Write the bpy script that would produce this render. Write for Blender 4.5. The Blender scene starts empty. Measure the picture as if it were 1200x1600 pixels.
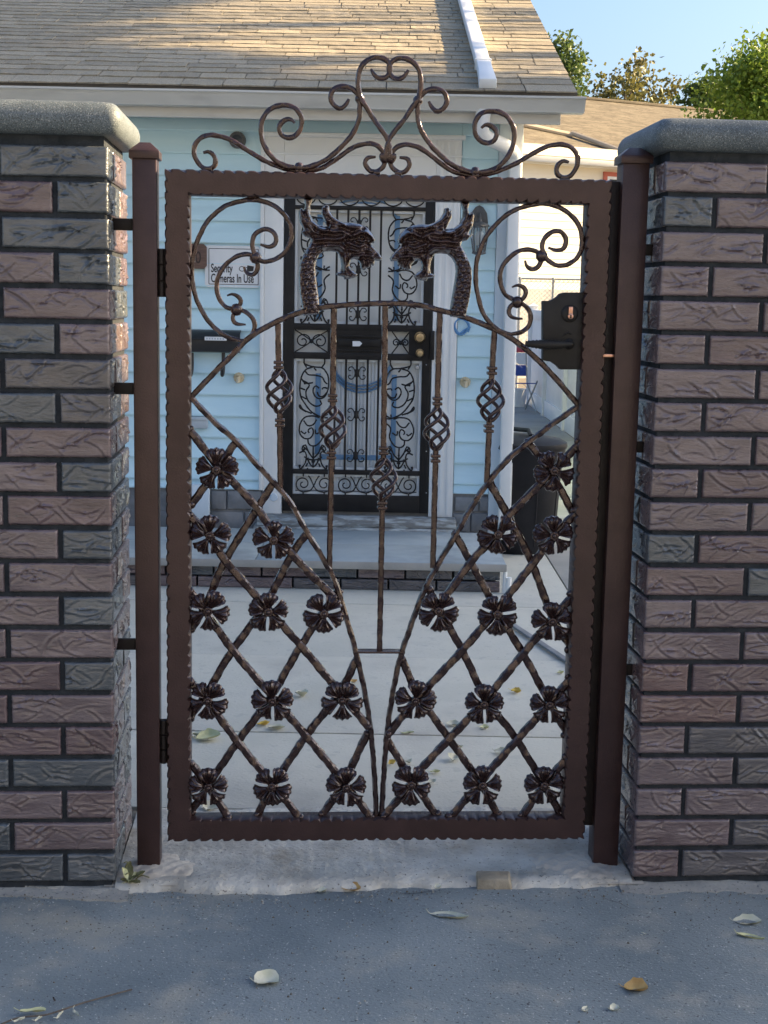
import bpy, bmesh, math, random
import numpy as np
from mathutils import Vector, Matrix

# ------------------------------------------------------------------ camera, sky, sun, exposure
SC = bpy.context.scene
COL = SC.collection
PITCH, ROLL, FPX, EYE = math.radians(8.546), math.radians(1.10), 2186.3, 1.55
cam_d = bpy.data.cameras.new('camera')
cam = bpy.data.objects.new('camera', cam_d)
COL.objects.link(cam)
cam.matrix_world = Matrix.Translation((0, 0, EYE)) @ Matrix.Rotation(math.pi / 2 - PITCH, 4, 'X') @ Matrix.Rotation(ROLL, 4, 'Z')
cam_d.sensor_fit = 'VERTICAL'
cam_d.sensor_height = 24.0
cam_d.lens = FPX / 1600 * 24.0
cam_d.clip_start, cam_d.clip_end = 0.05, 2000
SC.camera = cam

SUN_EL, SUN_AZ = math.radians(24.0), math.radians(11.0)      # azimuth from +X towards +Y
world = bpy.data.worlds.new("World")
SC.world = world
world.use_nodes = True
wn = world.node_tree
for n in list(wn.nodes):
    wn.nodes.remove(n)
sky_n = wn.nodes.new('ShaderNodeTexSky')
sky_n.sky_type = 'NISHITA'
sky_n.sun_disc = False
sky_n.sun_elevation = SUN_EL
sky_n.sun_rotation = math.pi / 2 - SUN_AZ
sky_n.air_density = 1.0
sky_n.dust_density = 4.0
sky_n.ozone_density = 4.0
bg = wn.nodes.new('ShaderNodeBackground')
bg.inputs['Strength'].default_value = 0.07
wo = wn.nodes.new('ShaderNodeOutputWorld')
wn.links.new(sky_n.outputs[0], bg.inputs[0])
wn.links.new(bg.outputs[0], wo.inputs[0])

sun_d = bpy.data.lights.new('sun', 'SUN')
sun_d.energy = 5.0
sun_d.angle = math.radians(0.55)
sun_d.color = (1.0, 0.74, 0.42)
sun = bpy.data.objects.new('sun', sun_d)
COL.objects.link(sun)
sv = Vector((math.cos(SUN_EL) * math.cos(SUN_AZ), math.cos(SUN_EL) * math.sin(SUN_AZ), math.sin(SUN_EL)))
sun.rotation_euler = sv.to_track_quat('Z', 'Y').to_euler()
sun.location = sv * 60

SC.view_settings.view_transform = 'Standard'
SC.view_settings.look = 'None'
SC.view_settings.exposure = 2.15
SC.view_settings.gamma = 1.0
SC.view_settings.use_curve_mapping = False

# ------------------------------------------------------------------ helpers
rnd = random.Random(7)
GA, GD = math.radians(3.775), 3.588            # yaw and distance of the street line of the wall
_r, _u, _f = np.array([1, 0, 0.]), np.array([0, math.sin(PITCH), math.cos(PITCH)]), np.array([0, math.cos(PITCH), -math.sin(PITCH)])
_R = math.cos(ROLL) * _r + math.sin(ROLL) * _u
_U = -math.sin(ROLL) * _r + math.cos(ROLL) * _u

def ray(px, py):
    return _f + _R * (px - 600) / FPX - _U * (py - 800) / FPX

def W(px, py, D):
    """surveyed point of the photograph that lies at distance D"""
    d = ray(px, py)
    t = D / d[1]
    return Vector((d[0] * t, D, EYE + d[2] * t))

def WG(px, py, z=0.0):
    """surveyed point on the ground"""
    d = ray(px, py)
    t = (z - EYE) / d[2]
    return Vector((d[0] * t, d[1] * t, z))

def G(px, py, v=0.09):
    """surveyed point in the gate's own plane -> (u, z)"""
    d = ray(px, py)
    n = np.array([-math.sin(GA), math.cos(GA), 0])
    o = np.array([0, GD, 0]) + n * v
    t = (o @ n - np.array([0, 0, EYE]) @ n) / (d @ n)
    p = np.array([0, 0, EYE]) + d * t - np.array([0, GD, 0])
    return (p[0] * math.cos(GA) + p[1] * math.sin(GA), p[2])

def smooth_path(pts, step=0.006):
    P = [np.array(p, float) for p in pts]
    if len(P) < 3:
        out = [P[0] + (P[1] - P[0]) * t for t in np.linspace(0, 1, max(2, int(np.linalg.norm(P[1] - P[0]) / step)))]
        return out
    Q = [2 * P[0] - P[1]] + P + [2 * P[-1] - P[-2]]
    fine = []
    for i in range(1, len(Q) - 2):
        p0, p1, p2, p3 = Q[i - 1:i + 3]
        for t in np.linspace(0, 1, 12, endpoint=False):
            fine.append(0.5 * ((2 * p1) + (-p0 + p2) * t + (2 * p0 - 5 * p1 + 4 * p2 - p3) * t * t + (-p0 + 3 * p1 - 3 * p2 + p3) * t ** 3))
    fine.append(P[-1])
    fine = np.array(fine)
    s = np.concatenate([[0], np.cumsum(np.linalg.norm(np.diff(fine, axis=0), axis=1))])
    n = max(3, int(s[-1] / step))
    ss = np.linspace(0, s[-1], n + 1)
    return [np.array([np.interp(x, s, fine[:, k]) for k in range(fine.shape[1])]) for x in ss]

class MB:
    def __init__(self):
        self.v, self.f = [], []

    def add(self, verts, faces):
        o = len(self.v)
        self.v += [tuple(map(float, p)) for p in verts]
        self.f += [tuple(i + o for i in q) for q in faces]
        return self

    def box(self, x0, x1, y0, y1, z0, z1):
        return self.add([(x0, y0, z0), (x1, y0, z0), (x1, y1, z0), (x0, y1, z0), (x0, y0, z1), (x1, y0, z1), (x1, y1, z1), (x0, y1, z1)],
                        [(0, 3, 2, 1), (4, 5, 6, 7), (0, 1, 5, 4), (1, 2, 6, 5), (2, 3, 7, 6), (3, 0, 4, 7)])

    def prism(self, poly, v0, v1):
        """polygon in the (x, z) plane, extruded from y=v0 to y=v1"""
        n = len(poly)
        vs = [(p[0], v0, p[1]) for p in poly] + [(p[0], v1, p[1]) for p in poly]
        fs = [tuple(range(n)), tuple(range(2 * n - 1, n - 1, -1))] + [(i, i + n, (i + 1) % n + n, (i + 1) % n) for i in range(n)]
        return self.add(vs, fs)

    def rings(self, R, close=True, caps=True):
        n = len(R[0])
        vs = [p for r in R for p in r]
        fs = []
        for i in range(len(R) - 1):
            for k in range(n if close else n - 1):
                a, b = i * n + k, i * n + (k + 1) % n
                fs.append((a, b, b + n, a + n))
        if caps:
            fs.append(tuple(reversed(range(n))))
            fs.append(tuple(range((len(R) - 1) * n, len(R) * n)))
        return self.add(vs, fs)

    def lathe(self, prof, c=(0, 0, 0), n=16, axis='z'):
        R = []
        for (r, h) in prof:
            ring = []
            for k in range(n):
                a = 2 * math.pi * k / n
                x, y = r * math.cos(a), r * math.sin(a)
                p = (x, y, h) if axis == 'z' else ((x, h, -y) if axis == 'y' else (h, x, y))
                ring.append((p[0] + c[0], p[1] + c[1], p[2] + c[2]))
            R.append(ring)
        return self.rings(R)

    def tube(self, pts, r, n=8, taper=None):
        P = [Vector(p) for p in pts]
        R = []
        t = (P[1] - P[0]).normalized()
        ref = Vector((0, 1, 0)) if abs(t.y) < 0.9 else Vector((1, 0, 0))
        a = t.cross(ref).normalized()
        for i, p in enumerate(P):
            t = (P[min(i + 1, len(P) - 1)] - P[max(i - 1, 0)]).normalized()
            a = (a - t * a.dot(t)).normalized()
            b = t.cross(a)
            rr = r if taper is None else r * taper(i / (len(P) - 1))
            R.append([p + a * (rr * math.cos(2 * math.pi * k / n)) + b * (rr * math.sin(2 * math.pi * k / n)) for k in range(n)])
        return self.rings(R)

    def flatbar(self, pts, w, d, v, tip0=1.0, tip1=1.0, wob=0.07, step=0.006, rise=0.0):
        """hammered bar of width w (in the plane) and depth d along a planar (u, z) path, centred at depth v"""
        P = smooth_path(pts, step)
        n = len(P)
        R = []
        ph = [rnd.uniform(0, 6.28) for _ in range(8)]
        for i, p in enumerate(P):
            t = P[min(i + 1, n - 1)] - P[max(i - 1, 0)]
            t = t / (np.linalg.norm(t) + 1e-9)
            l = np.array([-t[1], t[0]])
            s = 1.0
            e = 0.028 / step
            if tip0 != 1.0 and i < e: s = tip0 + (1 - tip0) * i / e
            if tip1 != 1.0 and n - 1 - i < e: s = min(s, tip1 + (1 - tip1) * (n - 1 - i) / e)
            ring = []
            x = i * step
            for k, (a, b) in enumerate(((-1, -.55), (-.55, -1), (.55, -1), (1, -.55), (1, .55), (.55, 1), (-.55, 1), (-1, .55))):
                q = 1 + wob * (math.sin(x * 230 + ph[k]) * .7 + math.sin(x * 95 + ph[(k + 3) % 8]))
                c = p + l * (a * w / 2 * s * q)
                ring.append((c[0], v + b * d / 2 * s * q + rise * math.sin(x * 14 + ph[0]), c[1]))
            R.append(ring)
        return self.rings(R)

    def build(self, name, mat, parent=None, smooth=None, bevel=0.0, loc=None):
        me = bpy.data.meshes.new(name)
        me.from_pydata(self.v, [], self.f)
        bm = bmesh.new()
        bm.from_mesh(me)
        bmesh.ops.recalc_face_normals(bm, faces=bm.faces)
        if bevel:
            es = [e for e in bm.edges if len(e.link_faces) == 2 and e.calc_face_angle(0) > 0.6]
            bmesh.ops.bevel(bm, geom=es, offset=bevel, segments=2, affect='EDGES', profile=0.5, clamp_overlap=True)
        bm.to_mesh(me)
        bm.free()
        if smooth is not None or bevel:
            me.polygons.foreach_set('use_smooth', [True] * len(me.polygons))
            me.set_sharp_from_angle(angle=math.radians(smooth if smooth is not None else 40))
        return link(name, me, mat, parent, loc)

def link(name, me, mat=None, parent=None, loc=None, rot=None, scale=None):
    o = bpy.data.objects.new(name, me)
    COL.objects.link(o)
    if mat is not None and not me.materials:
        me.materials.append(mat)
    if parent is not None:
        o.parent = parent
    if loc is not None: o.location = loc
    if rot is not None: o.rotation_euler = rot
    if scale is not None: o.scale = scale
    return o

def tag(o, label=None, cat=None, group=None, kind=None):
    if label: o['label'] = label
    if cat: o['category'] = cat
    if group: o['group'] = group
    if kind: o['kind'] = kind
    return o

def empty(name, label, cat, loc=(0, 0, 0), rz=0.0, group=None):
    o = bpy.data.objects.new(name, None)
    o.empty_display_size = 0.1
    COL.objects.link(o)
    o.location = loc
    o.rotation_euler = (0, 0, rz)
    return tag(o, label, cat, group)

def wall_line(name, label, cat, group=None):
    return empty(name, label, cat, (0, GD, 0), GA, group)

# ------------------------------------------------------------------ materials
def mat(name, c1, c2=None, rough=0.6, scale=8.0, bump=0.0, bscale=60.0, metal=0.0, spec=0.5, coat=0.0, detail=6.0,
        speck=None, speck_scale=250.0, speck_amt=0.12, speck2=None, speck2_scale=90.0, speck2_amt=-.08, translucent=0.0, stain=None, stain_scale=1.2, stretch=None, rough_var=0.0, trans=0.0, contrast=(0.35, 0.65), gen=False):
    m = bpy.data.materials.new(name)
    m.use_nodes = True
    nt = m.node_tree
    N, L = nt.nodes, nt.links
    b = N['Principled BSDF']
    b.inputs['Roughness'].default_value = rough
    b.inputs['Metallic'].default_value = metal
    b.inputs['Specular IOR Level'].default_value = spec
    b.inputs['Coat Weight'].default_value = coat
    b.inputs['Coat Roughness'].default_value = 0.12
    b.inputs['Transmission Weight'].default_value = trans
    tc = N.new('ShaderNodeTexCoord')
    vec = tc.outputs['Object']
    if stretch:
        mp = N.new('ShaderNodeMapping')
        mp.inputs['Scale'].default_value = stretch
        L.new(vec, mp.inputs[0])
        vec = mp.outputs[0]
    def noise(s, d=detail, rgh=0.55):
        n = N.new('ShaderNodeTexNoise')
        n.inputs['Scale'].default_value = s
        n.inputs['Detail'].default_value = d
        n.inputs['Roughness'].default_value = rgh
        L.new(vec, n.inputs['Vector'])
        return n
    def ramp(src, a, bb):
        r = N.new('ShaderNodeMapRange')
        r.inputs[1].default_value, r.inputs[2].default_value = a, bb
        L.new(src, r.inputs[0])
        return r.outputs[0]
    def mix(fac, a, bb):
        x = N.new('ShaderNodeMix')
        x.data_type = 'RGBA'
        L.new(fac, x.inputs[0])
        for s, val in ((6, a), (7, bb)):
            if isinstance(val, tuple): x.inputs[s].default_value = (*val, 1)
            else: L.new(val, x.inputs[s])
        return x.outputs[2]
    colr = None
    if c2 is not None:
        n = noise(scale)
        colr = mix(ramp(n.outputs[0], *contrast), tuple(c1), tuple(c2))
    if stain is not None:
        n = noise(stain_scale, 4.0, 0.6)
        colr = mix(ramp(n.outputs[0], 0.52, 0.72), colr if colr is not None else tuple(c1), tuple(stain))
    if speck is not None:
        n = noise(speck_scale, 2.0)
        colr = mix(ramp(n.outputs[0], 0.62 - speck_amt, 0.66 - speck_amt * .6), colr if colr is not None else tuple(c1), tuple(speck))
    if speck2 is not None:
        n = noise(speck2_scale, 2.0)
        colr = mix(ramp(n.outputs[0], 0.62 - speck2_amt, 0.66 - speck2_amt * .6), colr if colr is not None else tuple(c1), tuple(speck2))
    if colr is None:
        b.inputs['Base Color'].default_value = (*c1, 1)
    else:
        L.new(colr, b.inputs['Base Color'])
    if rough_var:
        n = noise(scale * 2.3)
        r = N.new('ShaderNodeMapRange')
        r.inputs[3].default_value, r.inputs[4].default_value = max(0.03, rough - rough_var), min(1, rough + rough_var)
        L.new(n.outputs[0], r.inputs[0])
        L.new(r.outputs[0], b.inputs['Roughness'])
    if bump:
        n = noise(bscale, 5.0)
        bp = N.new('ShaderNodeBump')
        bp.inputs['Strength'].default_value = 1.0
        bp.inputs['Distance'].default_value = bump
        L.new(n.outputs[0], bp.inputs['Height'])
        L.new(bp.outputs[0], b.inputs['Normal'])
    if translucent:
        tr = N.new('ShaderNodeBsdfTranslucent')
        ms = N.new('ShaderNodeMixShader')
        ms.inputs[0].default_value = translucent
        if colr is not None: L.new(colr, tr.inputs[0])
        L.new(b.outputs[0], ms.inputs[1]); L.new(tr.outputs[0], ms.inputs[2])
        L.new(ms.outputs[0], N['Material Output'].inputs[0])
    return m

M = {}
M['gate'] = mat('gate_paint', (.034, .018, .017), (.048, .026, .025), rough=.40, scale=14, bump=.0008, bscale=190, metal=.15, rough_var=.08, coat=.12)
M['gate_forged'] = mat('forged_paint', (.026, .013, .0125), (.046, .025, .023), rough=.25, scale=40, bump=.0005, bscale=120, metal=.25, rough_var=.08, coat=.5)
for k_ in ('gate', 'gate_forged'):     # bronze flake in the paint tints its gloss
    M[k_].node_tree.nodes['Principled BSDF'].inputs['Specular Tint'].default_value = (1.0, .87, .84, 1)
M['lock'] = mat('lock_black', (.016, .014, .013), (.024, .022, .02), rough=.55, scale=20, bump=.0003, bscale=300, spec=.3)
M['copper'] = mat('key_copper', (.55, .30, .22), (.7, .42, .32), rough=.3, scale=90, metal=1.0)
M['hinge'] = mat('hinge_black', (.014, .010, .009), (.022, .016, .014), rough=.5, scale=20, spec=.25)
brick_cols = [((.098, .067, .071), (.152, .114, .118)), ((.086, .055, .058), (.136, .094, .098)), ((.108, .078, .082), (.160, .124, .129)),
              ((.046, .055, .064), (.084, .096, .107)), ((.064, .059, .063), (.102, .095, .100)), ((.110, .064, .060), (.160, .104, .097))]
for i, (a, b_) in enumerate(brick_cols):
    M['brick%d' % i] = mat('brick_glaze_%d' % i, a, b_, rough=.30, scale=26, bump=.0030, bscale=105, stretch=(.38, 1, 1.5), coat=.7, spec=.6, rough_var=.12,
                           speck=(.05, .05, .052), speck_scale=130, speck_amt=-.05, stain=tuple(q * 1.25 for q in b_), stain_scale=9)
M['mortar'] = mat('mortar_dark', (.020, .025, .031), (.038, .044, .052), rough=.85, spec=.2, scale=30, bump=.002, bscale=120)
M['cap'] = mat('cap_stone', (.082, .104, .118), (.125, .15, .163), rough=.55, scale=14, bump=.0006, bscale=400, speck=(.05, .06, .062), speck_scale=330, speck_amt=.10, speck2=(.26, .28, .28), speck2_scale=300, speck2_amt=.03, detail=3)
M['siding'] = mat('siding_blue', (.54, .76, .84), (.59, .80, .87), rough=.5, scale=3, bump=.0006, bscale=30, stretch=(1, 1, 5), stain=(.50, .70, .77), stain_scale=1.0)
M['trim'] = mat('trim_white', (.72, .74, .73), (.80, .81, .80), rough=.5, scale=3, bump=.0005, bscale=50)
M['trimblue'] = mat('trim_pale_blue', (.50, .59, .66), (.58, .67, .73), rough=.5, scale=3, bump=.0005, bscale=50)
M['gutter'] = mat('gutter_alu', (.54, .54, .51), (.61, .61, .58), rough=.42, scale=2.5, stretch=(1, 1, 4), stain=(.46, .46, .44), stain_scale=1.6)
shc = [((.32, .277, .20), (.40, .347, .252)), ((.28, .243, .178), (.36, .312, .228)), ((.36, .31, .225), (.44, .38, .28))]
for i, (a, b_) in enumerate(shc):
    M['shingle%d' % i] = mat('asphalt_shingle_%d' % i, a, b_, rough=.9, scale=30, bump=.0025, bscale=220, speck=(.15, .14, .125), speck_scale=260, speck_amt=.04, spec=.2)
M['roofdeck'] = mat('roof_felt', (.12, .108, .092), (.15, .135, .115), rough=.95, scale=10)
M['iron'] = mat('door_iron_black', (.010, .009, .009), (.017, .016, .016), rough=.45, scale=12, bump=.0003, bscale=120, spec=.25)
M['doorback'] = mat('inner_door_white', (.66, .68, .66), (.74, .75, .73), rough=.4, scale=2.5)
M['doorblue'] = mat('inner_door_blue', (.12, .25, .42), (.17, .32, .5), rough=.4, scale=5)
M['lining'] = mat('door_lining', (.62, .66, .68), (.7, .73, .74), rough=.45, scale=5)
M['brass'] = mat('aged_brass', (.42, .33, .20), (.56, .46, .30), rough=.32, scale=40, metal=1.0)
M['oldbrass'] = mat('dull_brass', (.55, .44, .25), (.65, .58, .42), rough=.5, scale=40)
M['whitepaper'] = mat('white_plate', (.75, .76, .77), (.68, .7, .71), rough=.5, scale=9)
M['ink'] = mat('print_black', (.015, .015, .018), rough=.5)
M['plaque'] = mat('plaque_wood', (.10, .055, .04), (.16, .095, .07), rough=.6, scale=12, stretch=(1, 1, 6), bump=.0008, bscale=30)
M['plaqueink'] = mat('plaque_dark', (.035, .02, .016), rough=.6)
M['mailbox'] = mat('mailbox_black', (.012, .012, .014), (.022, .022, .024), rough=.4, scale=10)
M['sill'] = mat('weathered_sill', (.42, .46, .47), (.20, .205, .20), rough=.8, scale=9, stretch=(1, 1, 5), bump=.003, bscale=25, contrast=(.42, .56))
M['block'] = mat('foundation_block', (.17, .175, .18), (.25, .255, .26), rough=.85, scale=9, bump=.004, bscale=40)
M['porch'] = mat('porch_concrete', (.26, .31, .335), (.33, .38, .40), rough=.7, scale=4, bump=.0015, bscale=60, stain=(.17, .20, .215), stain_scale=1.8)
M['porchlip'] = mat('porch_lip', (.27, .27, .255), (.35, .345, .325), rough=.8, scale=6, bump=.002, bscale=60)
M['patio'] = mat('patio_concrete', (.41, .41, .36), (.505, .50, .44), rough=.85, scale=1.6, bump=.0022, bscale=70, stain=(.35, .345, .31), stain_scale=1.6, speck=(.33, .33, .30), speck_scale=70, speck_amt=-.05, speck2=(.40, .40, .36), speck2_scale=14, speck2_amt=-.01)
M['drive'] = mat('drive_concrete', (.42, .385, .32), (.50, .46, .385), rough=.85, scale=2.0, bump=.002, bscale=60, stain=(.32, .29, .25), stain_scale=1.1)
M['path'] = mat('path_concrete', (.30, .30, .285), (.38, .375, .35), rough=.85, scale=2.0, bump=.002, bscale=60)
M['asphalt'] = mat('pavement_asphalt', (.145, .178, .192), (.218, .250, .256), rough=.82, scale=2.4, bump=.0030, bscale=130, stain=(.31, .305, .265), stain_scale=3.4, speck=(.45, .46, .44), speck_scale=150, speck_amt=-.045, speck2=(.07, .075, .08), speck2_scale=105, speck2_amt=-.045, detail=9)
M['cement'] = mat('rough_cement', (.46, .42, .36), (.58, .535, .46), rough=.9, scale=6, bump=.006, bscale=45, stain=(.24, .22, .19), stain_scale=5)
M['threshold'] = mat('threshold_concrete', (.36, .35, .315), (.56, .55, .50), rough=.88, scale=7, bump=.007, bscale=55, stain=(.33, .295, .235), stain_scale=5, speck=(.18, .17, .155), speck_scale=110, speck_amt=-.04)
M['footing'] = mat('footing_concrete', (.25, .25, .235), (.34, .335, .305), rough=.88, scale=9, bump=.004, bscale=90, speck=(.14, .145, .15), speck_scale=80, speck_amt=-.02)
M['dirt'] = mat('dirt', (.10, .085, .065), (.17, .15, .12), rough=.95, scale=20, bump=.006, bscale=60)
M['paver'] = mat('broken_paver', (.22, .19, .14), (.33, .29, .22), rough=.9, scale=20, bump=.004, bscale=80)
M['bin'] = mat('bin_black', (.012, .012, .014), (.02, .02, .023), rough=.6, spec=.2, scale=6, bump=.0006, bscale=80)
M['vinyl'] = mat('vinyl_white', (.70, .71, .74), (.78, .79, .81), rough=.4, scale=2)
M['cream'] = mat('cream_siding', (.80, .74, .60), (.84, .78, .65), rough=.6, scale=2)
M['creamdark'] = mat('lower_wall_grey', (.40, .40, .38), (.48, .47, .45), rough=.8, scale=3)
M['nroof'] = mat('neighbour_shingle', (.115, .098, .072), (.195, .168, .122), rough=.9, scale=2.2, stretch=(1, 1, 9), bump=.004, bscale=30, speck=(.09, .075, .055), speck_scale=8, speck_amt=.03, spec=.2)
M['redframe'] = mat('red_frame', (.42, .09, .05), (.5, .12, .07), rough=.5, scale=5)
M['pane'] = mat('window_glass', (.05, .06, .07), rough=.05, spec=.8)
M['bark'] = mat('bark', (.09, .07, .055), (.15, .12, .095), rough=.9, scale=20, bump=.01, bscale=20, stretch=(1, 1, .25))
M['leafg'] = mat('leaf_green', (.105, .18, .022), (.17, .24, .035), rough=.5, scale=.9, spec=.3, translucent=.35)
M['leafd'] = mat('leaf_dark_green', (.07, .115, .03), (.12, .165, .05), rough=.5, scale=.9, spec=.3, translucent=.3)
M['leafb'] = mat('leaf_bronze', (.13, .115, .035), (.16, .165, .055), rough=.5, scale=.8, spec=.3, translucent=.3)
M['leaf_pale'] = mat('fallen_leaf_pale', (.62, .60, .48), (.50, .50, .36), rough=.6, scale=40, bump=.001, bscale=90)
M['leaf_yellow'] = mat('fallen_leaf_yellow', (.62, .46, .08), (.55, .36, .06), rough=.6, scale=40, bump=.001, bscale=90)
M['leaf_tan'] = mat('fallen_leaf_tan', (.55, .36, .13), (.42, .24, .07), rough=.6, scale=40, bump=.001, bscale=90)
M['leaf_lime'] = mat('fallen_leaf_lime', (.58, .57, .32), (.47, .48, .25), rough=.6, scale=40, bump=.001, bscale=90)
M['twig'] = mat('twig_brown', (.07, .055, .045), (.11, .09, .07), rough=.8, scale=60)
M['weed'] = mat('weed_green', (.10, .11, .04), (.20, .19, .09), rough=.55, scale=30)
M['galv'] = mat('galvanised', (.36, .37, .36), (.45, .45, .44), rough=.4, scale=20, metal=.6)
M['bluecord'] = mat('blue_cord', (.09, .24, .48), (.12, .30, .55), rough=.5, scale=30)
M['chairblue'] = mat('chair_blue', (.03, .06, .28), (.05, .1, .38), rough=.7, scale=30)
M['chairred'] = mat('chair_red', (.45, .05, .08), (.5, .08, .1), rough=.7, scale=30)
M['greybox'] = mat('utility_grey', (.36, .42, .46), (.44, .49, .52), rough=.5, scale=8)
M['darklens'] = mat('dark_lens', (.03, .035, .04), (.05, .055, .06), rough=.25, scale=20)
M['lampmetal'] = mat('lamp_pewter', (.06, .06, .06), (.10, .10, .097), rough=.5, scale=30, bump=.0008, bscale=90)
M['lampglass'] = mat('lamp_glass', (.75, .8, .82), rough=.08, trans=.9)
M['bulb'] = mat('lamp_bulb_white', (.75, .78, .78), rough=.3)
M['blocker'] = mat('blocker_brick', (.26, .15, .11), (.32, .19, .14), rough=.85, scale=2)

# ------------------------------------------------------------------ ground, pavement, patio
def sheet(name, poly, z, m, kind='structure', parent=None, thick=0.0):
    b = MB()
    n = len(poly)
    if thick:
        vs = [(p[0], p[1], z) for p in poly] + [(p[0], p[1], z - thick) for p in poly]
        fs = [tuple(range(n)), tuple(range(2 * n - 1, n - 1, -1))] + [(i, i + n, (i + 1) % n + n, (i + 1) % n) for i in range(n)]
        b.add(vs, fs)
    else:
        b.add([(p[0], p[1], z) for p in poly], [tuple(range(n))])
    o = b.build(name, m, parent)
    if parent is None: o['kind'] = kind
    return o

def wl(u, v):
    """wall-line coordinates -> world x, y"""
    return (u * math.cos(GA) - v * math.sin(GA), GD + u * math.sin(GA) + v * math.cos(GA))

sheet('ground', [(-600, -600), (600, -600), (600, 600), (-600, 600)], -0.06, M['dirt'])
sheet('street', [(-60, -9), (60, -9), (60, -.5), (-60, -.5)], -0.05, M['asphalt'])

# uneven pavement: a gently undulating dense sheet in front of the wall
def undulating(name, u0, u1, v0, v1, nu, nv, m, zf):
    b = MB()
    vs, fs = [], []
    for j in range(nv + 1):
        for i in range(nu + 1):
            u, v = u0 + (u1 - u0) * i / nu, v0 + (v1 - v0) * j / nv
            x, y = wl(u, v)
            vs.append((x, y, zf(u, v)))
    for j in range(nv):
        for i in range(nu):
            a = j * (nu + 1) + i
            fs.append((a, a + 1, a + nu + 2, a + nu + 1))
    b.add(vs, fs)
    o = b.build(name, m, None, smooth=60)
    o['kind'] = 'structure'
    return o

def edge_line(u):            # ragged front edge of the threshold slab
    return -.015 + .008 * math.sin(u * 9 + 1) + .005 * math.sin(u * 31) + .003 * math.sin(u * 77)

undulating('pavement', -9, 9, -4.1, .12, 160, 60, M['asphalt'],
           lambda u, v: -.014 + .004 * math.sin(u * 2.1 + v) + .003 * math.sin(u * 5.3 - v * 4) - .010 * max(0, min(1, (v + .35) / .3)) * .3)

# cement strip along the foot of the walls, and the worn threshold slab under the gate
def strip(name, u0, u1, v1, m, zt, drop, jag, nu=80, vf=None):
    b = MB()
    vs, fs = [], []
    prof = [(-.004, -.05), (.0, -.01), (.012, .0), (.03, .004)]
    cols = len(prof) + 6
    for i in range(nu + 1):
        u = u0 + (u1 - u0) * i / nu
        f = vf(u)
        j = rnd.uniform(-jag, jag)
        for (dv, dz) in prof:
            x, y = wl(u, f + dv * 1.5 + j)
            vs.append((x, y, zt + dz * drop * 20 * .06 + (dz < -.02) * -.03))
        for k in range(6):
            v = f + .05 + (v1 - f - .05) * k / 5
            x, y = wl(u, v)
            vs.append((x, y, zt + .004 + .003 * math.sin(u * 13 + k * 2) + rnd.uniform(-.0015, .0015)))
    for i in range(nu):
        for k in range(cols - 1):
            a = i * cols + k
            fs.append((a, a + cols, a + cols + 1, a + 1))
    b.add(vs, fs)
    o = b.build(name, m, None, smooth=60)
    o['kind'] = 'structure'
    return o

strip('threshold', -.70, .70, .55, M['threshold'], .000, .9, .0014, 160, edge_line)
strip('cement_footing', -3.0, -.66, .06, M['footing'], -.012, .2, .007, 90, lambda u: -.050 + .012 * math.sin(u * 11) + .006 * math.sin(u * 37))
strip('cement_footing', .66, 3.0, .06, M['footing'], -.012, .2, .007, 90, lambda u: -.058 + .012 * math.sin(u * 9) + .006 * math.sin(u * 41))

# patio slabs behind the gate, with real joints between them
patio = sheet('patio', [(-6, 3.9), (3.4, 4.05), (3.4, 9.4), (-6, 9.4)], -0.012, M['dirt'])
jy = [4.12, WG(600, 1147)[1], WG(600, 1027)[1], WG(600, 944)[1], 8.9]
for j in range(4):
    xs = [-6.0, -2.9, WG(890, 1030)[0] if j else 1.30, 3.4] if j < 4 else None
    xs = [-6.0, -2.2, 1.02, 3.4]
    for i in range(3):
        g = .004
        m = M['patio'] if i < 2 else (M['drive'] if j >= 2 else M['patio'])
        b = MB().box(xs[i] + g, xs[i + 1] - g, jy[j] + g, jy[j + 1] - g, -.05, .0 + rnd.uniform(-.002, .002))
        b.build('paving_slab', m, patio, bevel=.004)
# driveway beyond the porch and side path with its cross joints
path = sheet('side_path', [(.82, 8.9), (3.4, 8.9), (3.4, 40), (.82, 40)], -0.014, M['dirt'])
yy = 8.905
while yy < 38:
    L_ = 1.25 if yy > 9.5 else 1.0
    MB().box(.83, 2.22, yy + .006, yy + L_ - .006, -.05, 0.0).build('paving_slab', M['drive'] if yy < 11 else M['path'], path, bevel=.003)
    yy += L_
# grey expansion strip running diagonally over the patio
p0, p1 = WG(812, 985, .004), WG(886, 1034, .004)
dd = (p1 - p0).normalized(); nn = Vector((-dd.y, dd.x, 0)) * .014
p0 = p0 - dd * .15; p1 = p1 + dd * 1.2
o = MB().add([p0 - nn, p1 - nn, p1 + nn, p0 + nn] + [q + Vector((0, 0, .010)) for q in (p0 - nn, p1 - nn, p1 + nn, p0 + nn)],
             [(0, 3, 2, 1), (4, 5, 6, 7), (0, 1, 5, 4), (1, 2, 6, 5), (2, 3, 7, 6), (3, 0, 4, 7)]).build('joint_strip', M['block'], None)
tag(o, 'grey flat strip lying diagonally across the patio right of the gate', 'cable cover')

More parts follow.
